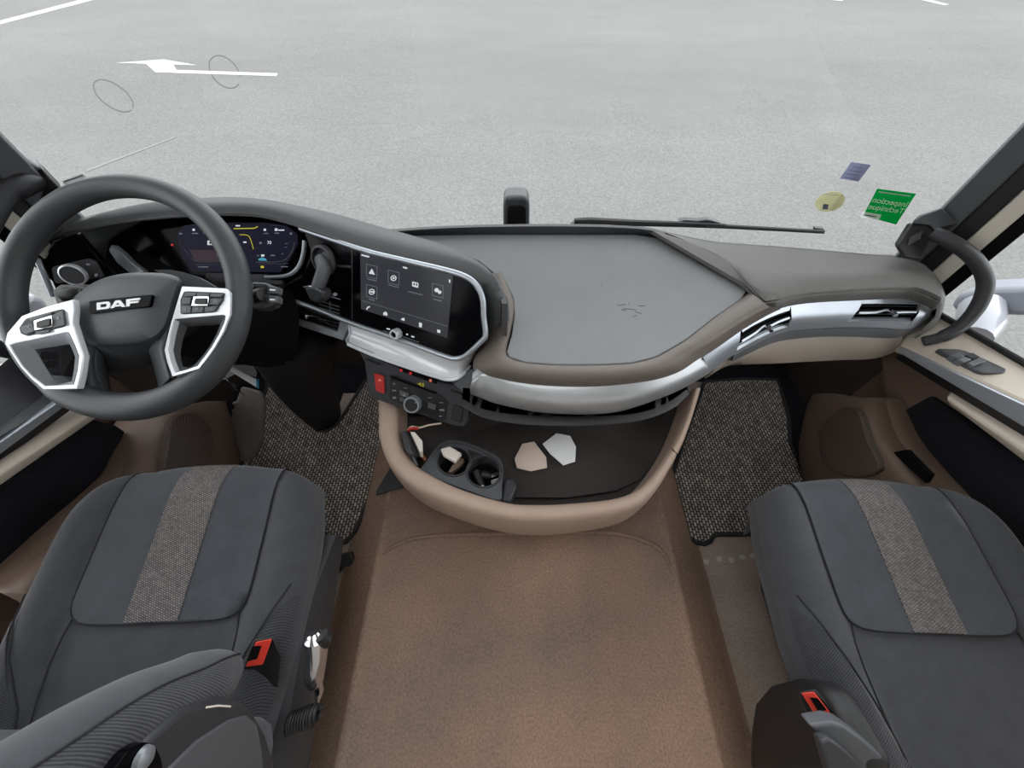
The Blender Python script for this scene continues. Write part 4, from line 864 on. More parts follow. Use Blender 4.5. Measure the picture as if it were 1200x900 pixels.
key([(226.5, 347.2), (244.6, 347.2), (243.2, 358.4), (223.8, 358.4)], spr, 'chrome', .0095, 'chrome frame of the scroll key'); key(rnd([(228.5, 349.2), (242.4, 349.2), (241.2, 356.2), (226.8, 356.2)], .2), spr, 'black', .0125)
for q in ([(24, 383), (37.5, 379), (40, 388.5), (31, 391.5), (25.5, 389.5)], [(41, 388.5), (57, 386), (57.5, 389), (41.5, 392)], [(61, 369), (73.5, 364), (75.5, 381), (61.5, 384.5)], [(33, 373), (60, 365.5), (60, 368), (36, 376.5)]): key(q, spl)
key([(39.2, 375.5), (60.5, 369.2), (60.5, 383), (39.8, 387.3)], spl, 'chrome', .0095, 'chrome frame of the scroll key'); key(rnd([(42, 377), (58.3, 372.2), (58.2, 381.3), (42.4, 385)], .2), spl, 'black', .0125)
for q, par in ((sq(250.5, 352, 255, 354), spr), (sq(214.5, 361.5, 218, 364.5), spr), (sq(229, 361, 232, 363), spr), (sq(246, 361, 249, 362.6), spr), (sq(66.5, 371, 69, 374.5), spl), (sq(32, 381.5, 34, 383.5), spl)):
    mesh('key_legend', prism(wps(q, .0308), -EN * .0008), 'icondim', par, smooth=0)
# steering column with stalks and boot
SC = mesh('steering_column', loft([cr(wps(circ(178, 366, 50, 36, 10), -.09), 2, True), cr(wps(circ(192, 362, 55, 42, 10), -.20), 2, True), cr([p for p in wps(circ(220, 380, 60, 60, 10), -.32)], 2, True)], 1), 'black', D, smooth=60)
mesh('column_cap', prism(wps(circ(178, 366, 49, 35, 20), -.088), -EN * .004), 'black', SC, bevel=.002)
plabel(mesh('column_collar', solid(loft([wps([(180, 316), (205, 317), (230, 324), (252, 336)], -.062), wps([(190, 322), (212, 324), (233, 331), (248, 340)], -.07), wps([(195, 336), (212, 338), (228, 345), (240, 352)], -.08)], 5), -EN * .01), 'silverd', SC, smooth=60), 'silver collar behind the hub')
bt = [T(345, 392, 1.12), T(352, 430, 1.22), T(365, 462, 1.36), Z(381, 489, .02)]
mesh('column_boot', tube(cr(bt, 4), [.13, .125, .12, .11, .105, .10, .095, .09, .085, .08, .075, .07, .062], 18, sq=.8), 'black', SC, smooth=70)
mesh('column_tube', tube([wp(200, 372, -.2), T(330, 385, 1.10)], [.09, .12], 18), 'void', SC)
def pod(off, pts, m, name, dep=.03): return mesh(name, prism(wps(pts, off), -EN * dep), m, SC, bevel=.004)
pod(-.068, [(60, 340), (70, 333), (105, 333), (112, 345), (100, 356), (66, 357)], 'charcoal', 'stalk_pod'); pod(-.064, [(68, 341), (73, 336), (84, 336), (84, 352), (70, 353)], 'void', 'stalk_socket')
plabel(mesh('left_stalk', tube([wp(72, 345, -.066), wp(82, 344, -.066), wp(92, 343, -.066), wp(104, 343, -.07)], [.010, .0125, .0125, .009], 14), 'black', SC), 'ribbed black stalk'); 
mesh('stalk_ring', tube([wp(93, 343.5, -.066), wp(99, 343, -.066)], .009, 14), 'grey', SC)
pod(-.03, [(294, 330), (312, 331), (320, 338), (319, 357), (308, 362), (296, 362)], 'charcoal', 'stalk_pod'); pod(-.028, [(295, 335), (308, 336), (310, 352), (296, 357)], 'void', 'stalk_socket')
mesh('right_stalk', tube([wp(300, 346, -.04), wp(309, 345, -.025)], [.012, .013], 14), 'black', SC)
for v0 in (335, 346): mesh('stalk_button', prism(wps([(314, v0), (325, v0 + 1), (324, v0 + 9), (314, v0 + 9)], -.02), -EN * .02), 'grey', SC, bevel=.002)
for v0 in (338.5, 350): mesh('stalk_legend', prism(wps([(316, v0), (322, v0 + .5), (322, v0 + 2.2), (316, v0 + 1.8)], -.0185), -EN * .001), 'white', SC, smooth=0)

# ================================================================== FLOOR MATS
def floormat(lab, uv, loc):
    t = thing('floor_mat', lab, 'floor mat', loc, None)
    P = [Z(a, b, .012) for a, b in uv]
    mesh('woven_top', prism(P, (0, 0, -.010)), 'mat', t, smooth=0)
    mesh('binding', tube([p + V((0, 0, -.002)) for p in P], .008, 8, closed=True), 'rubber', t)
    return t
floormat('dark woven floor mat with notched rear edge on the floor right of the tunnel', [(826, 447), (870, 444), (911, 445), (917, 465), (924, 488), (926, 520), (942, 556), (960, 590), (965, 627), (900, 625), (862, 626), (840, 626), (836, 628), (833, 634), (826, 637), (816, 635), (808, 630), (800, 605), (784, 571), (800, 520)], Z(870, 560, .0))
floormat('dark woven floor mat under the pedals on the floor left of the tunnel', [(318, 430), (340, 445), (352, 470), (361, 489), (366, 499), (374, 505), (384, 505), (394, 498), (403, 486), (414, 468), (428, 446), (452, 443), (453, 480), (452, 535), (436, 575), (416, 622), (406, 634), (397, 637), (388, 634), (376, 620), (340, 600), (285, 560), (283, 545), (300, 505)], Z(350, 560, 0))

# ================================================================== SEATS
_ph = [(-.76, -.135), (-.93, -.115), (-1.0, -.07), (-.995, -.035), (-.95, -.006), (-.87, .013), (-.77, .016), (-.67, .004), (-.615, -.005), (-.58, -.001), (-.3, .004)]
PROF = _ph + [(0, .006)] + [(-a, z) for a, z in reversed(_ph)]
HW = .283
def pz(a):
    for (x0, z0), (x1, z1) in zip(PROF[3:-3], PROF[4:-2]):
        if x0 <= a <= x1: return z0 + (z1 - z0) * (a - x0) / (x1 - x0)
    return -.012
class Seat:
    def __init__(s, name, lab, cx, fy, zf, slope, yaw, group, hl, hr_):
        s.HL, s.HR = hl, hr_; s.c = V((cx, fy, 0)); s.zf = zf; s.sl = slope; s.R = Matrix.Rotation(yaw, 3, 'Z')
        s.t = thing(name, lab, 'seat', (cx, fy - .25, .1), group)
    def hw(s, b, an=0):
        k = 1.0
        if b < .16: k -= .15 * (1 - max(b, 0) / .16) ** 2.2
        if b > .34: k -= .10 * min(1, (b - .34) / .2)
        return (s.HL if an < 0 else s.HR) * k
    def drop(s, b): return .055 * (1 - math.sqrt(max(0, 1 - (1 - max(b, 0) / .10) ** 2))) if b < .10 else 0
    def fr(s, a): return .035 * (abs(a) ** 2.6)
    def W(s, a, b, z):
        return s.c + s.R @ V((a, -b, 0)) + V((0, 0, s.zf - s.sl * b + z))
    def top(s, an, b, up=.001): return s.W(an * s.hw(b, an), b + s.fr(an) * max(0, 1 - b / .3), pz(an) - s.drop(b) + up)
    def topm(s, a, b, up=.001): return s.top(a / s.hw(b, a), b, up)
    def cushion(s):
        rows = []
        for b, dz in ((.045, -.16), (.012, -.10), (.001, -.05)):
            rows.append([s.W(an * s.hw(.0, an) * (.84 if dz < -.06 else .93), b + s.fr(an), min(z, -.0) * .5 - .055 + dz + .01) for an, z in PROF])
        for b in (0, .004, .012, .025, .045, .07, .1, .14, .19, .24, .29, .34, .39, .44, .49, .54):
            rows.append([s.W(an * s.hw(b, an), b + s.fr(an) * max(0, 1 - b / .3), z - s.drop(b) - (0.0 if b < .3 else .10 * max(0, b - .3) * (abs(an) < .6))) for an, z in PROF])
        return mesh('cushion', solid(grid(rows), (0, 0, -.02)), 'seat', s.t, smooth=85, sub=1)
    def build(s, ribs):
        cu = s.cushion()
        # centre panel between the piping, woven strip over it
        pb = [.0, .004, .012, .025, .045, .07, .1, .14, .19, .24, .285]
        def pan(a0, a1, n, up, b1=None, bs=pb):
            return grid([[s.topm(a0 + (a1 - a0) * j / n, b, up) for j in range(n + 1)] for b in bs])
        U = lambda b: .168 * (1 - .0 * b)
        CORN = [(-.1665, .270), (-.162, .285), (-.153, .298), (-.138, .307), (-.118, .311), (-.05, .3135)]
        rows = []
        for b, w_ in [(b, .168) for b in pb[:-1]] + [(.262, .1665), (.277, .164), (.291, .157), (.301, .147), (.308, .132), (.3115, .112)]:
            rows.append([s.topm(w_ * (2 * j / 14 - 1), b, .0035) for j in range(15)])
        mesh('centre_panel', solid(grid(rows), (0, 0, -.002)), 'seatp', s.t, smooth=80)
        plabel(mesh('woven_strip', solid(pan(-.049, .049, 6, .0055, bs=pb + [.311]), (0, 0, -.002)), 'strip', s.t, smooth=80), 'brown grey woven strip')
        up = .0035
        piping = [s.topm(-U(0), b, up) for b in (0, .004, .012, .025, .045, .07, .1, .14, .19, .24)] + [s.topm(a, b, up) for a, b in CORN] + [s.topm(-a, b, up) for a, b in reversed(CORN)] + [s.topm(U(0), b, up) for b in (.24, .19, .14, .1, .07, .045, .025, .012, .004, 0)]
        mesh('piping', tube(piping, .0016, 6), 'seam', s.t)
        for sg in (-1, 1):
            mesh('seam', tube([s.topm(sg * a, b, .0015) for a, b in ((.152, .298), (.158, .33), (.160, .37), (.155, .42), (.145, .48))], .0016, 6), 'seam', s.t)
            mesh('seam', tube([s.top(sg * a, b, .0015) for a, b in ((.95, .25), (.88, .30), (.78, .36), (.66, .43), (.60, .5))], .0014, 6), 'seam', s.t)
            if sg in ribs:
                q = []
                for i in range(9):
                    b = .27 + .24 * i / 8; lo = .97 - .40 * max(0, (i / 8)) ** .9; hi_ = 1.0
                    q.append([s.top(sg * (lo + (.99 - lo) * j / 8), b, .003) for j in range(9)])
                plabel(mesh('ribbed_side', solid(grid(q), (0, 0, -.002)), 'seatrib', s.t, smooth=80), 'ribbed fabric on the rear of the bolster')
        # pedestal
        o = .10 if s.c.x > 0 else -.10
        b0 = [s.W(o + sx * .15, y, 0) for sx, y in ((-1, .14), (1, .14), (1, .50), (-1, .50))]
        mesh('pedestal', prism([V((p.x, p.y, .004)) for p in b0], (0, 0, s.zf - .17)), 'black', s.t, bevel=.03, seg=3)
        return s
    def skirt(s, sg, z0, z1, b0, b1, m='charcoal'):
        rows = []
        for i in range(13):
            b = b0 + (b1 - b0) * i / 12; w_ = sg * (s.hw(max(.12, min(b, .34)), sg) - .004); f = math.sin(math.pi * min(1, i / 6 + .0) / 2)
            zt = z1 - (1 - f) * .08
            rows.append([s.W(w_ - sg * .02, b, zt + .006), s.W(w_ + sg * .004, b, zt), s.W(w_ + sg * .012, b, zt - .03), s.W(w_ + sg * .012, b, z0 + .02), s.W(w_, b, z0)])
        return mesh('side_cover', solid(grid(rows), s.R @ V((-sg * .012, 0, 0))), m, s.t, smooth=60)
    def backrest(s, b0, lean, hgt, sides):
        def P(a, h, d): return s.W(a, b0 + h * lean - d, h + .0)
        rows = []
        for h in (.0, .03, .08, .2, .35, .5, hgt):
            w_ = .25
            rows.append([P(-w_ - .02, h, -.09)] + [P(a, h, d) for a, d in ((-w_ - .02, -.02), (-w_ + .0, .01), (-.17, .0), (-.1, .0), (0, -.004), (.1, .0), (.17, .0), (w_, .01), (w_ + .02, -.02))] + [P(w_ + .02, h, -.09)])
        bk = mesh('backrest', solid(grid(rows), (0, -.02, 0)), 'seat', s.t, smooth=80, sub=1)
        mesh('ribbed_back', solid(grid([[P(a / 10 * .15, h, .004) for a in range(-10, 11)] for h in (.05, .15, .3, .5)]), (0, -.003, 0)), 'seatrib', s.t)
        return P

# driver's seat (left) and passenger's seat (right)
A_ = Seat('truck_seat', 'dark grey driver seat behind the steering wheel, woven strip on cushion, red buckle at right', -.680, .378, .548, .16, math.radians(2), None, .283, .252).build((1, -1))
B_ = Seat('truck_seat', 'dark grey passenger seat by the right door, woven strip on cushion, red buckle at left', .815, .362, .505, .10, math.radians(-2), None, .252, .285).build((-1,))
A_.skirt(1, -.20, -.07, .13, .56)
PA = A_.backrest(.455, .10, .62, (1,))
# right bolster of the driver's backrest, ribbed on its inner side
BP = [V((-.455, .002, .575)), V((-.453, -.015, .62)), V((-.452, -.034, .68)), V((-.45, -.049, .745)), V((-.449, -.070, .80)), V((-.447, -.094, .85)), V((-.445, -.13, .93)), V((-.443, -.17, 1.02))]
bc_ = cr(BP, 4); br_ = [.012 + .033 * min(1, (i / 6) ** .5) for i in range(len(bc_))]
mesh('backrest_bolster', tube(bc_, br_, 20, sq=1.1, up=(0, 1, 0)), 'seat', A_.t, smooth=80)
rr_ = []
for i in range(1, len(bc_)):
    t_ = (bc_[min(i + 1, len(bc_) - 1)] - bc_[i - 1]).normalized(); a = V((0, 1, 0)); a = (a - t_ * a.dot(t_)).normalized(); b = t_.cross(a)
    sgn = 1 if b.x > 0 else -1
    rr_.append([bc_[i] + (a * math.cos(q) + b * sgn * math.sin(q) * 1.1) * (br_[i] + .0015) for q in [.75 + .14 * k for k in range(15)]])
plabel(mesh('ribbed_bolster', solid(grid(rr_), (-.002, 0, 0)), 'seatrib', A_.t, smooth=80), 'ribbed fabric facing the tunnel side')
mesh('bolster_seam', tube([r[0] + V((.0, .001, 0)) for r in rr_], .0015, 6), 'seam', A_.t)
# recliner cover of the driver's seat
rcv = [(150, 905), (172, 868), (215, 830), (255, 816), (284, 819), (298, 834), (312, 858), (322, 890), (326, 925), (160, 925)]
mesh('recliner_cover', prism([X(u, v, -.392) for u, v in rcv], (-.03, 0, 0)), 'charcoal', A_.t, bevel=.008, seg=3)
mesh('recliner_panel', prism([X(u, v, -.388) for u, v in [(185, 915), (232, 868), (270, 843), (290, 838), (302, 848), (308, 880), (310, 915)]], (-.008, 0, 0)), 'grey', A_.t, bevel=.003)
plabel(mesh('recliner_lever', prism([X(u, v, -.375) for u, v in rnd([(126, 912), (150, 880), (168, 869), (182, 872), (190, 890), (192, 912)], .25)], (-.012, 0, 0)), 'gloss', A_.t, bevel=.004, seg=3), 'gloss black recliner lever')
mesh('lever_button', lathe(X(166, 889, -.374), (1, 0, 0), [(.011, 0), (.010, .005), (.006, .008), (0, .0085)], 20), 'silverd', A_.t)
mesh('cover_edge', tube([X(u, v, -.39) for u, v in ((242, 829), (256, 827), (270, 828))], .0012, 6), 'cream', A_.t)
def buckle(seat, red, body, off, labx):
    n_ = (EYE - red[0]).normalized()
    bk = mesh('belt_buckle', prism(body, -n_ * .03), 'black', seat.t, bevel=.004)
    plabel(mesh('buckle_button', prism(red, -n_ * .006), 'red', bk, bevel=.0015), 'red release button')
    c = sum(red, V()) / 4
    mesh('buckle_slot', prism([c + (p - c) * k + off + n_ * .001 for p, k in zip(red, (.62, .5, .5, .62))], -n_ * .002), 'void', bk)
buckle(A_, [T(300, 752, .655), T(319, 748.5, .655), T(308, 779, .66), T(288, 781.5, .66)], [T(297, 749, .66), T(321, 746, .66), T(331, 770, .672), T(326, 806, .69), T(296, 800, .69), T(285, 784, .667)], V((-.007, 0, 0)), '')
buckle(B_, [T(939, 812, 0.605), T(954, 810.5, 0.605), T(975, 838, 0.610), T(957, 841, 0.610)], [T(935, 811, 0.612), T(956, 807, 0.612), T(980, 838, 0.617), T(984, 850, 0.630), T(955, 850, 0.630), T(938, 826, 0.620)], V((.004, 0, 0)), '')
# passenger side pod and recliner arm
pod_ = [(874, 905), (876, 855), (881, 822), (897, 803), (925, 795), (952, 800), (968, 815), (985, 845), (1015, 905)]
mesh('side_pod', prism([X(u, v, .515) for u, v in pod_], (.055, 0, 0)), 'black', B_.t, bevel=.02, seg=4)
mesh('recliner_arm', prism([T(u, v, .57) for u, v in [(949, 851), (975, 847), (990, 851), (1016, 870), (1046, 897), (1040, 912), (1010, 912), (980, 874), (966, 866)]], (0, .015, -.02)), 'grey', B_.t, bevel=.005, seg=3)
mesh('recliner_lever', prism([T(u, v, .555) for u, v in [(962, 870), (972, 866), (985, 874), (1018, 905), (1010, 915), (975, 915)]], (0, .01, -.015)), 'charcoal', B_.t, bevel=.004)
# air gun hung beside the driver's seat, coiled hose below it
AG = thing('air_gun', 'polished chrome air gun hanging at the right side of the driver seat', 'air gun', T(372, 780, 0.695))
mesh('barrel', tube([T(368, 742, 0.680), T(370, 747, 0.680), T(371, 765, 0.690), T(368, 795, 0.710), T(367, 800, 0.715)], [.010, .019, .0185, .0175, .014], 18), 'chrome', AG)
plabel(mesh('trigger', tube([T(363, 748, 0.670), T(362, 770, 0.685), T(360, 796, 0.700)], [.004, .006, .004], 10), 'chrome', AG), 'chrome trigger bar')
plabel(mesh('nozzle_cap', tube([T(377, 744, 0.672), T(381, 748, 0.675), T(382, 756, 0.680)], [.012, .013, .007], 12), 'black', AG), 'black end cap')
mesh('hose_fitting', tube([T(373, 800, 0.715), T(374, 808, 0.725), T(372, 820, 0.735), T(371, 836, 0.765)], [.006, .009, .005, .003], 10), 'chrome', AG)
CHs = thing('coiled_hose', 'black coiled air hose below the chrome air gun beside the driver seat', 'hose', T(348, 845, .70))
pth = []
for i in range(121):
    f = i / 120; c = T(340 + 33 * f, 848 - 12 * f, .70); a = f * 2 * math.pi * 10; r_ = .015 * (1 if f < .85 else 1 - (f - .85) * 3)
    pth.append(c + V((0, math.cos(a) * r_, math.sin(a) * r_)))
mesh('hose', tube(pth, .0045, 7), 'black', CHs)
BK = tag(mesh('floor_bracket', join(tube([V(p) for p in cr([T(372, 668, 1.12), T(384, 670, 1.12), T(398, 668, 1.115), T(404, 660, 1.11)], 4)], .008, 8), prism([T(u, v, 1.10) for u, v in [(395, 651), (410, 648), (413, 656), (409, 664), (399, 664)]], (0, .01, -.02))), 'black', None, bevel=.002, origin=Z(395, 660, .02)), 'black hooked bracket sticking out of the driver seat base towards the tunnel', 'bracket')
BK2 = mesh('seat_rail_cap', tube([T(378, 628, 1.06), T(384, 633, 1.07), T(385, 642, 1.08)], [.008, .012, .009], 10), 'grey', A_.t)
tag(mesh('red_tag', prism([Z(u, v, .01) for u, v in [(306, 905), (316, 884), (322, 884), (326, 905)]], (0, 0, .006)), 'red', None, bevel=.001, origin=Z(316, 895, 0)), 'small red tag on the floor below the driver seat recliner', 'tag')

# ================================================================== PEDAL AND WRAPPED PAPERS IN THE DRIVER'S FOOTWELL
FP = thing('foot_pedal', 'grey rubber foot rest pedal with wavy ribs left of the floor mat', 'pedal', Z(285, 530, .0))
pq = [Z(282, 452, .27), Z(304, 458, .25), Z(309, 470, .23), Z(306, 515, .08), Z(296, 536, .03), Z(270, 545, .02), Z(264, 520, .07), Z(272, 480, .2)]
mesh('pedal_plate', prism(pq, (0, .01, -.02)), 'pedal', FP, bevel=.008, seg=3)
pl_ = Plane(pq[0], pq[3], pq[6])
for i in range(5):
    y = 470 + i * 9; mesh('pedal_rib', tube(cr([pl_.at(274 - i * .8, y + 3, .004), pl_.at(282, y + 1, .004), pl_.at(289, y + 8, .004), pl_.at(298, y + 9, .004), pl_.at(304, y + 13, .004)], 4), .006, 6), 'pedal', FP)
mesh('pedal_hinge', tube([Z(268, 532, .04), Z(272, 546, .03)], [.014, .016], 12), 'charcoal', FP)
pw_ = Plane(T(270, 432, 1.16), T(303, 455, 1.18), T(262, 440, 1.15))
tag(mesh('paper_strip', prism([pw_.at(u, v, .01) for u, v in [(265, 432), (274, 430.5), (301, 444.5), (301, 454)]], -pw_.n * .006), 'paper', None, bevel=.001, origin=pw_.at(280, 440)), 'white folded paper strip lying above the pedal in the driver footwell', 'paper')
bt_ = tag(mesh('blue_tape', prism([pw_.at(u, v, .011) for u, v in [(300.2, 444), (303.5, 444), (303, 455), (300.3, 454)]], -pw_.n * .008), 'bluep', None, origin=pw_.at(302, 449)), 'blue tape end on the white paper strip above the pedal', 'tape')
tag(mesh('plastic_sleeve', prism([pw_.at(u, v, .0) for u, v in [(266, 428), (296, 427), (301, 436), (300, 442), (280, 436), (262, 445), (252, 443)]], -pw_.n * .004), 'greyst', None, bevel=.001, origin=pw_.at(275, 436)), 'pale grey sleeve under the white paper strip', 'sleeve')
wr = []
for i in range(7):
    wr.append([pw_.at(259 + 13 * i / 6 * 1 + 16 * j / 7, 438 + 2.5 * j + 1.5 * i, .012 + random.uniform(-.008, .012)) for j in range(8)])
tag(mesh('plastic_bag', solid(grid(wr), (0, 0, -.003)), 'foil', None, smooth=15, origin=pw_.at(270, 448)), 'crumpled shiny plastic wrap lying on the top of the grey pedal', 'wrapper')

# ================================================================== THINGS IN THE STORAGE BOWL
def card(name, lab, uv, z, m, cat='paper'):
    p = Zs(z, *uv); c = sum(p, V()) / len(p); n = len(p)
    p = [q + V((0, 0, random.uniform(0, .006))) for q in p]
    vs = [c + V((0, 0, .010))] + p; vs += [v + V((0, 0, -.003)) for v in vs]; fs = [(0, 1 + i, 1 + (i + 1) % n) for i in range(n)] + [(n + 1, n + 2 + (i + 1) % n, n + 2 + i) for i in range(n)] + [(1 + i, n + 2 + i, n + 2 + (i + 1) % n, 1 + (i + 1) % n) for i in range(n)]
    return tag(mesh(name, (vs, fs), m, None, smooth=25, origin=V((c.x, c.y, z))), lab, cat)
card('paper_slip', 'crumpled beige paper slip on the tray liner right of the cup holder', [(603, 538), (612, 520), (626, 518), (640, 536), (641, 549), (622, 553), (606, 549)], .352, 'paperb')
card('paper_slip', 'crumpled white paper slip on the tray liner right of the beige slip', [(636, 520), (652, 508), (668, 511), (675, 524), (674, 541), (660, 546), (645, 532)], .352, 'paper')
CB = thing('device_holder', 'black device holder with white label standing left of the cup holder', 'holder', Z(485, 530, .35))
mesh('holder_body', prism([Z(u, v, .455) for u, v in [(469, 508), (476, 503), (484, 526), (486, 532), (481, 534), (474, 526)]], (.008, .01, -.04)), 'charcoal', CB, bevel=.004)
plabel(mesh('white_label', prism([Z(u, v, .458) for u, v in [(481, 506), (486, 506.5), (495, 517), (495, 530), (492, 529)]], (-.004, 0, -.03)), 'cream', CB), 'cream label plate')
mesh('holder_clip', prism([Z(u, v, .44) for u, v in [(482, 533), (486, 535), (490, 545), (487, 546)]], (0, 0, -.008)), 'grey', CB, bevel=.002)
tag(mesh('brown_stick', tube([Z(492, 531, .40), Z(499, 539, .39)], .005, 8), 'wood', None, origin=Z(495, 535, .385)), 'short brown stick beside the black device holder', 'stick')
tag(mesh('thin_cable', tube(cr([Z(478, 504, .43), Z(482, 500, .45), Z(492, 501, .45), Z(503, 498, .455), Z(517, 496, .46)], 5), .0025, 6), 'paperb', None, origin=Z(490, 500, .42)), 'thin pale cable running from the black device holder to the climate panel', 'cable')
tag(mesh('red_connector', tube(cr([Z(478, 507, .432), Z(481, 502.5, .45), Z(490, 502, .452)], 4), .004, 8), 'redsw', None, origin=Z(484, 503, .43)), 'small red wire sleeve at the end of the thin cable', 'wire')
AD = thing('power_adapter', 'pale box shaped power adapter lying in the rear left cup well', 'adapter', Z(530, 535, .37))
mesh('adapter_body', prism([Z(u, v, .427) for u, v in [(516, 526), (527, 522.5), (541, 531), (533, 541), (519, 533)]], (.0, .0, -.016)), 'cream', AD, bevel=.003)
plabel(mesh('adapter_plug', prism([Z(u, v, .40) for u, v in [(536, 536), (544, 537), (543, 542), (530, 553), (524, 554)]], (0, 0, -.02)), 'brown', AD, bevel=.002), 'brown plug end')
for lab, pts, tip in (('black cable plug with a pale tip lying in the front right cup well', [(558, 553), (565, 570)], [(563, 566), (569, 573)]), ('black cable plug with two silver tips at the right of the front right cup well', [(565, 556), (575, 558)], [(576, 558), (586, 553)])):
    pg = thing('cable_plug', lab, 'plug', Z(*pts[0], .37))
    mesh('plug_body', tube([Z(*pts[0], .385), Z(*pts[1], .385)], [.012, .009], 12), 'black', pg)
    plabel(mesh('plug_tip', prism([Z(tip[0][0], tip[0][1] - 2, .392), Z(tip[1][0], tip[1][1] - 2, .392), Z(tip[1][0], tip[1][1] + 2, .392), Z(tip[0][0], tip[0][1] + 2, .392)], (0, 0, -.006)), 'cream' if 'pale' in lab else 'chrome', pg), 'bare metal tip')
    if 'two' in lab: mesh('plug_tip', prism(Zs(.392, (575, 563), (584, 560), (585, 564), (576, 567)), (0, 0, -.006)), 'chrome', pg)

# ================================================================== WINDSCREEN STICKERS, WIPER, OUTSIDE PARTS
WR = Plane((.95, 1.019, .67), (1.135, .969, .67), (.95, .969, 1.95))
def sticker(name, lab, uv, m, pl=WR, cat='sticker'):
    p = pl.pts(uv, .0); return tag(mesh(name, prism(p, pl.n * .0008), m, None, smooth=0, origin=sum(p, V()) / len(p)), lab, cat)
gs = sticker('inspection_sticker', 'green inspection sticker with mirrored white lettering on the windscreen', [(1028, 221), (1073.5, 227), (1050, 263), (1030, 257.6), (1011.5, 252.4)], 'green')
def on(a, b, o=.0014): return WR.at(a, b, o)
exs = (on(1024.3, 235.0) - on(1062.3, 240.6)); 
ey_ = (on(1047, 228) - on(1040, 240)).normalized()
text('lettering', 'Inspection', on(1043.2, 237.2), exs.normalized(), ey_, .0205, 'white_film', gs, bold=.012)
text('lettering', 'Technique', on(1038.6, 245.0), exs.normalized(), ey_, .0205, 'white_film', gs, bold=.012)
mesh('small_print', prism([on(1030, 224.2), on(1067.5, 229.2), on(1066.8, 230.4), on(1029.3, 225.4)], WR.n * .0004), 'greyst', gs, smooth=0)
wl_ = plabel(mesh('white_panel', prism([on(1012, 248), on(1033, 251.5), on(1030, 258), on(1007.5, 254.8)], WR.n * .0004), 'white_film', gs, smooth=0), 'white panel')
mesh('small_print', prism([on(1014, 251.5, .0022), on(1027, 253.6, .0022), on(1026.6, 254.6, .0022), on(1013.6, 252.5, .0022)], WR.n * .0003), 'mark', gs, smooth=0)
rs_ = sticker('round_sticker', 'pale straw coloured round sticker on the windscreen left of the green one', circ(972.5, 236, 18, 11.3, 32, -.28), 'straw')
mesh('sticker_mark', prism([on(965, 239), on(971, 239.5), on(970, 245.5), on(963.5, 245)], WR.n * .0004), 'inkdim', rs_, smooth=0)
mesh('sticker_mark', prism([on(966, 227), on(982, 228), on(981.5, 229), on(965.5, 228)], WR.n * .0004), 'greyst', rs_, smooth=0)
ls_ = sticker('square_sticker', 'small lilac square sticker above the round one on the windscreen', [(997.8, 189.6), (1020.6, 193.2), (1006, 212.6), (984, 209)], 'lilac')
for a, b, l in ((999.5, 194.8, 11), (995, 199, 15), (991.5, 203, 13), (990, 207.3, 15)): mesh('printed_line', prism([on(a, b), on(a + l, b + l * .16), on(a + l - .4, b + l * .16 + .8), on(a - .4, b + .8)], WR.n * .0004), 'inkdim', ls_, smooth=0)
WLp = Plane((-1.10, .93, .67), (-.95, .995, .67), (-1.10, .88, 1.95))
l2 = sticker('grey_sticker', 'pale grey sticker at the left lower windscreen corner above the steering wheel', [(73, 212), (96, 203.5), (104, 210), (78, 222)], 'greyst', WLp)
mesh('printed_line', prism([WLp.at(u, v, .0014) for u, v in [(75, 212.5), (97, 205), (97.6, 206), (75.6, 213.6)]], WLp.n * .0004), 'mark', l2, smooth=0)
WI = thing('windscreen_wiper', 'black windscreen wiper lying along the foot of the glass outside', 'wiper', Y(680, 259, 1.13))
def yp(*uv, y=1.13): return [Y(a, b, y) for a, b in uv]
mesh('wiper_pivot', tube([V((.20, 1.15, .395)), V((.20, 1.145, .655))], .012, 10), 'black', WI)
mesh('wiper_arm', tube(yp((673, 259), (690, 258.5), (740, 260.5), (800, 262), (850, 264)), [.009, .011, .009, .007, .005], 8), 'black', WI)
mesh('wiper_blade', tube(yp((718, 262.5), (800, 264), (850, 265.3), (910, 268.5), (965, 271.5)), [.005, .006, .007, .0065, .0065], 8), 'black', WI)
mesh('blade_clip', prism(yp((796, 259.5), (803, 258), (818, 259), (828, 257.5), (836, 259), (846, 262), (840, 264.5), (800, 263.5)), (0, .02, 0)), 'charcoal', WI, bevel=.002)
mesh('blade_tip', prism(yp((955, 267.5), (966, 268.5), (966.5, 274.5), (955, 273)), (0, .015, 0)), 'black', WI, bevel=.002)
CM = thing('camera_housing', 'small grey upright housing standing outside beyond the windscreen foot', 'housing', Y(605, 275, 1.2))
mesh('shell', prism(yp(*rnd([(592.5, 230.5), (617, 230.5), (621, 240), (620, 281), (590, 281), (589.5, 240)], .3), y=1.2), (0, .07, .0)), 'charcoal', CM, bevel=.012, seg=3)
mesh('stem', prism(yp((594, 276), (616, 276), (616, 330), (594, 330), y=1.2), (0, .05, 0)), 'black', CM)
plabel(mesh('dark_face', prism(yp(*rnd([(596.5, 241), (614, 241), (616.5, 246), (616, 275), (594.5, 275), (594.5, 246)], .25), y=1.193), (0, .01, 0)), 'void', CM, bevel=.002), 'black recessed face')
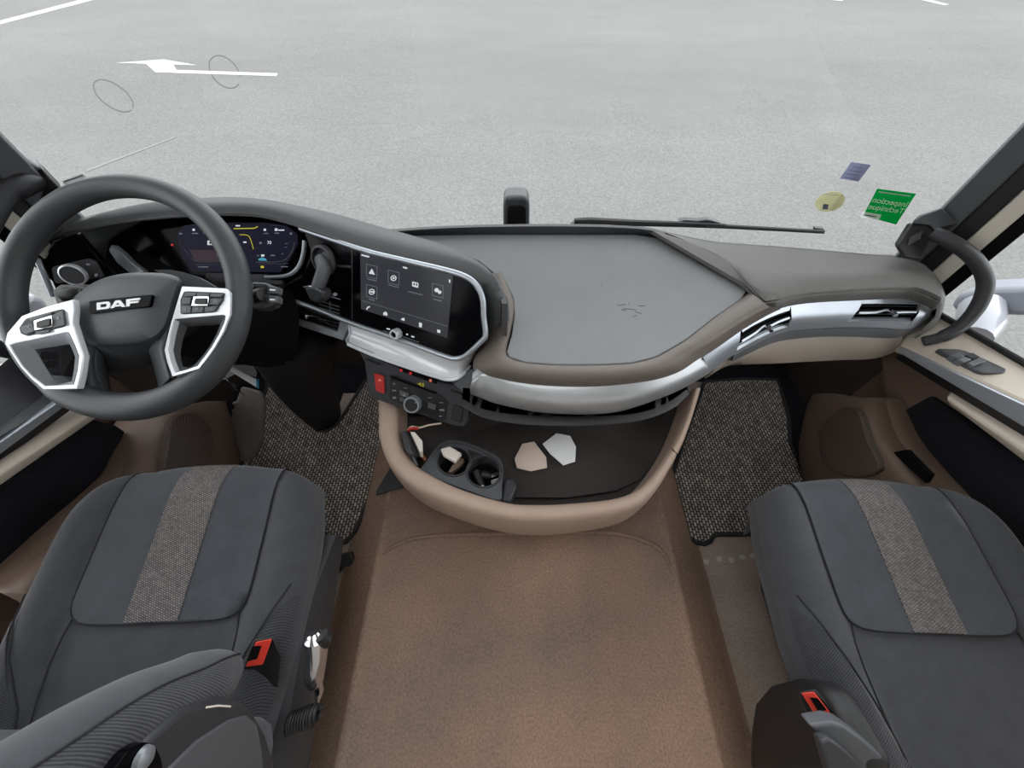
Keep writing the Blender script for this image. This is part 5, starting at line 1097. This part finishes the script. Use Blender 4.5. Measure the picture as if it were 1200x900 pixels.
# pillar foot covers with speakers
TW = thing('tweeter_cover', 'black speaker cover at the foot of the right windscreen pillar', 'speaker', T(1075, 285, 1.05))
tf = [T(u, v, .975) for u, v in [(1051.5, 288), (1068, 262), (1093, 262), (1097, 271), (1080, 304), (1060, 302)]]
mesh('cover', prism(tf, V((.02, .03, -.015))), 'black', TW, bevel=.006, seg=3)
for i in range(6):
    a, b = 1066 + i * 2.6, 282 - i * 1.4; mesh('speaker_slit', tube([T(a - 1.4 , b + 5.5, .973), T(a + 1.6, b - 4.5, .973)], .0018, 6), 'grey', TW)
mesh('cover_cap', prism([T(u, v, .968) for u, v in [(1068, 262), (1078, 252), (1104, 243), (1122, 259), (1124, 262), (1103, 267), (1096, 272), (1090, 264)]], V((.02, .02, -.01))), 'grey', TW, bevel=.005)
TL_ = thing('pillar_foot_cover', 'black cover block at the foot of the left windscreen pillar', 'cover', T(55, 220, .90))
mesh('cover', prism([T(u, v, .89) for u, v in [(34, 200), (49, 197), (74, 223), (60, 238), (52, 242), (44, 232), (40, 216)]], V((-.05, .05, -.01))), 'black', TL_, bevel=.005, seg=3)
mesh('cover_cap', prism([T(u, v, .885) for u, v in [(3, 200), (26, 182), (52, 199), (34, 203), (24, 202)]], V((-.05, .05, 0))), 'grey', TL_, bevel=.005)
mesh('cover_slot', prism([T(u, v, .884) for u, v in [(51, 229.5), (63, 221.5), (65, 223.5), (53, 231.5)]], V((-.003, .003, 0))), 'void', TL_)
GH = tag(mesh('grab_handle', tube(cr([T(1094, 274, .958), T(1106, 279, .945), T(1124, 289, .935), T(1142, 304, .935), T(1153, 322, .945), T(1154, 340, .955), T(1144, 362, .975), T(1126, 382, .995), T(1105, 394, 1.01), T(1082, 400, 1.03)], 5), [.016] * 31 + [.0155] * 10 + [.013] * 5, 16), 'charcoal', None, smooth=80, origin=T(1094, 274, 1.03)), 'curved dark grab handle from the right pillar down to the door ledge', 'grab handle')
tag(mesh('grab_handle', tube(cr([T(48, 214, .90), T(34, 214, .87), T(22, 220, .85), T(0, 234, .825), V((-1.095, .62, .85)), V((-1.125, .56, .77)), V((-1.13, .565, .70)), V((-1.12, .60, .655))], 5), [.012, .017, .0195, .021] + [.0215] * 16 + [.019] * 10 + [.016] * 6, 16), 'charcoal', None, smooth=80, origin=T(48, 214, .9)), 'curved dark grab handle on the left pillar outboard of the steering wheel', 'grab handle')
# outside: mirror arm right, white cab skin left
MR = thing('side_mirror', 'grey exterior mirror shell with white underside beyond the right door window', 'mirror', X(1160, 356, 1.45))
mv = [X(u, v, 1.45) for u, v in [(1113, 358), (1122, 345), (1150, 338), (1205, 337), (1260, 338), (1260, 368), (1200, 371), (1140, 369), (1120, 367)]]
mesh('mirror_shell', prism(mv, V((.1, .05, 0))), 'extgrey', MR, bevel=.02, seg=3)
plabel(mesh('mirror_arm', tube([X(1150, 362, 1.42), X(1148, 380, 1.34), X(1140, 396, 1.30)], [.05, .05, .04], 14), 'extwhite', MR), 'white painted arm')
tag(mesh('fender_panel', prism([X(u, v, -1.32) for u, v in [(20, 358), (36, 345), (52, 350), (66, 372), (60, 395), (18, 395)]], V((-.06, .03, 0))), 'extwhite', None, bevel=.015, seg=3, origin=X(40, 395, -1.32)), 'white painted cab panel seen through the left door window', 'panel')
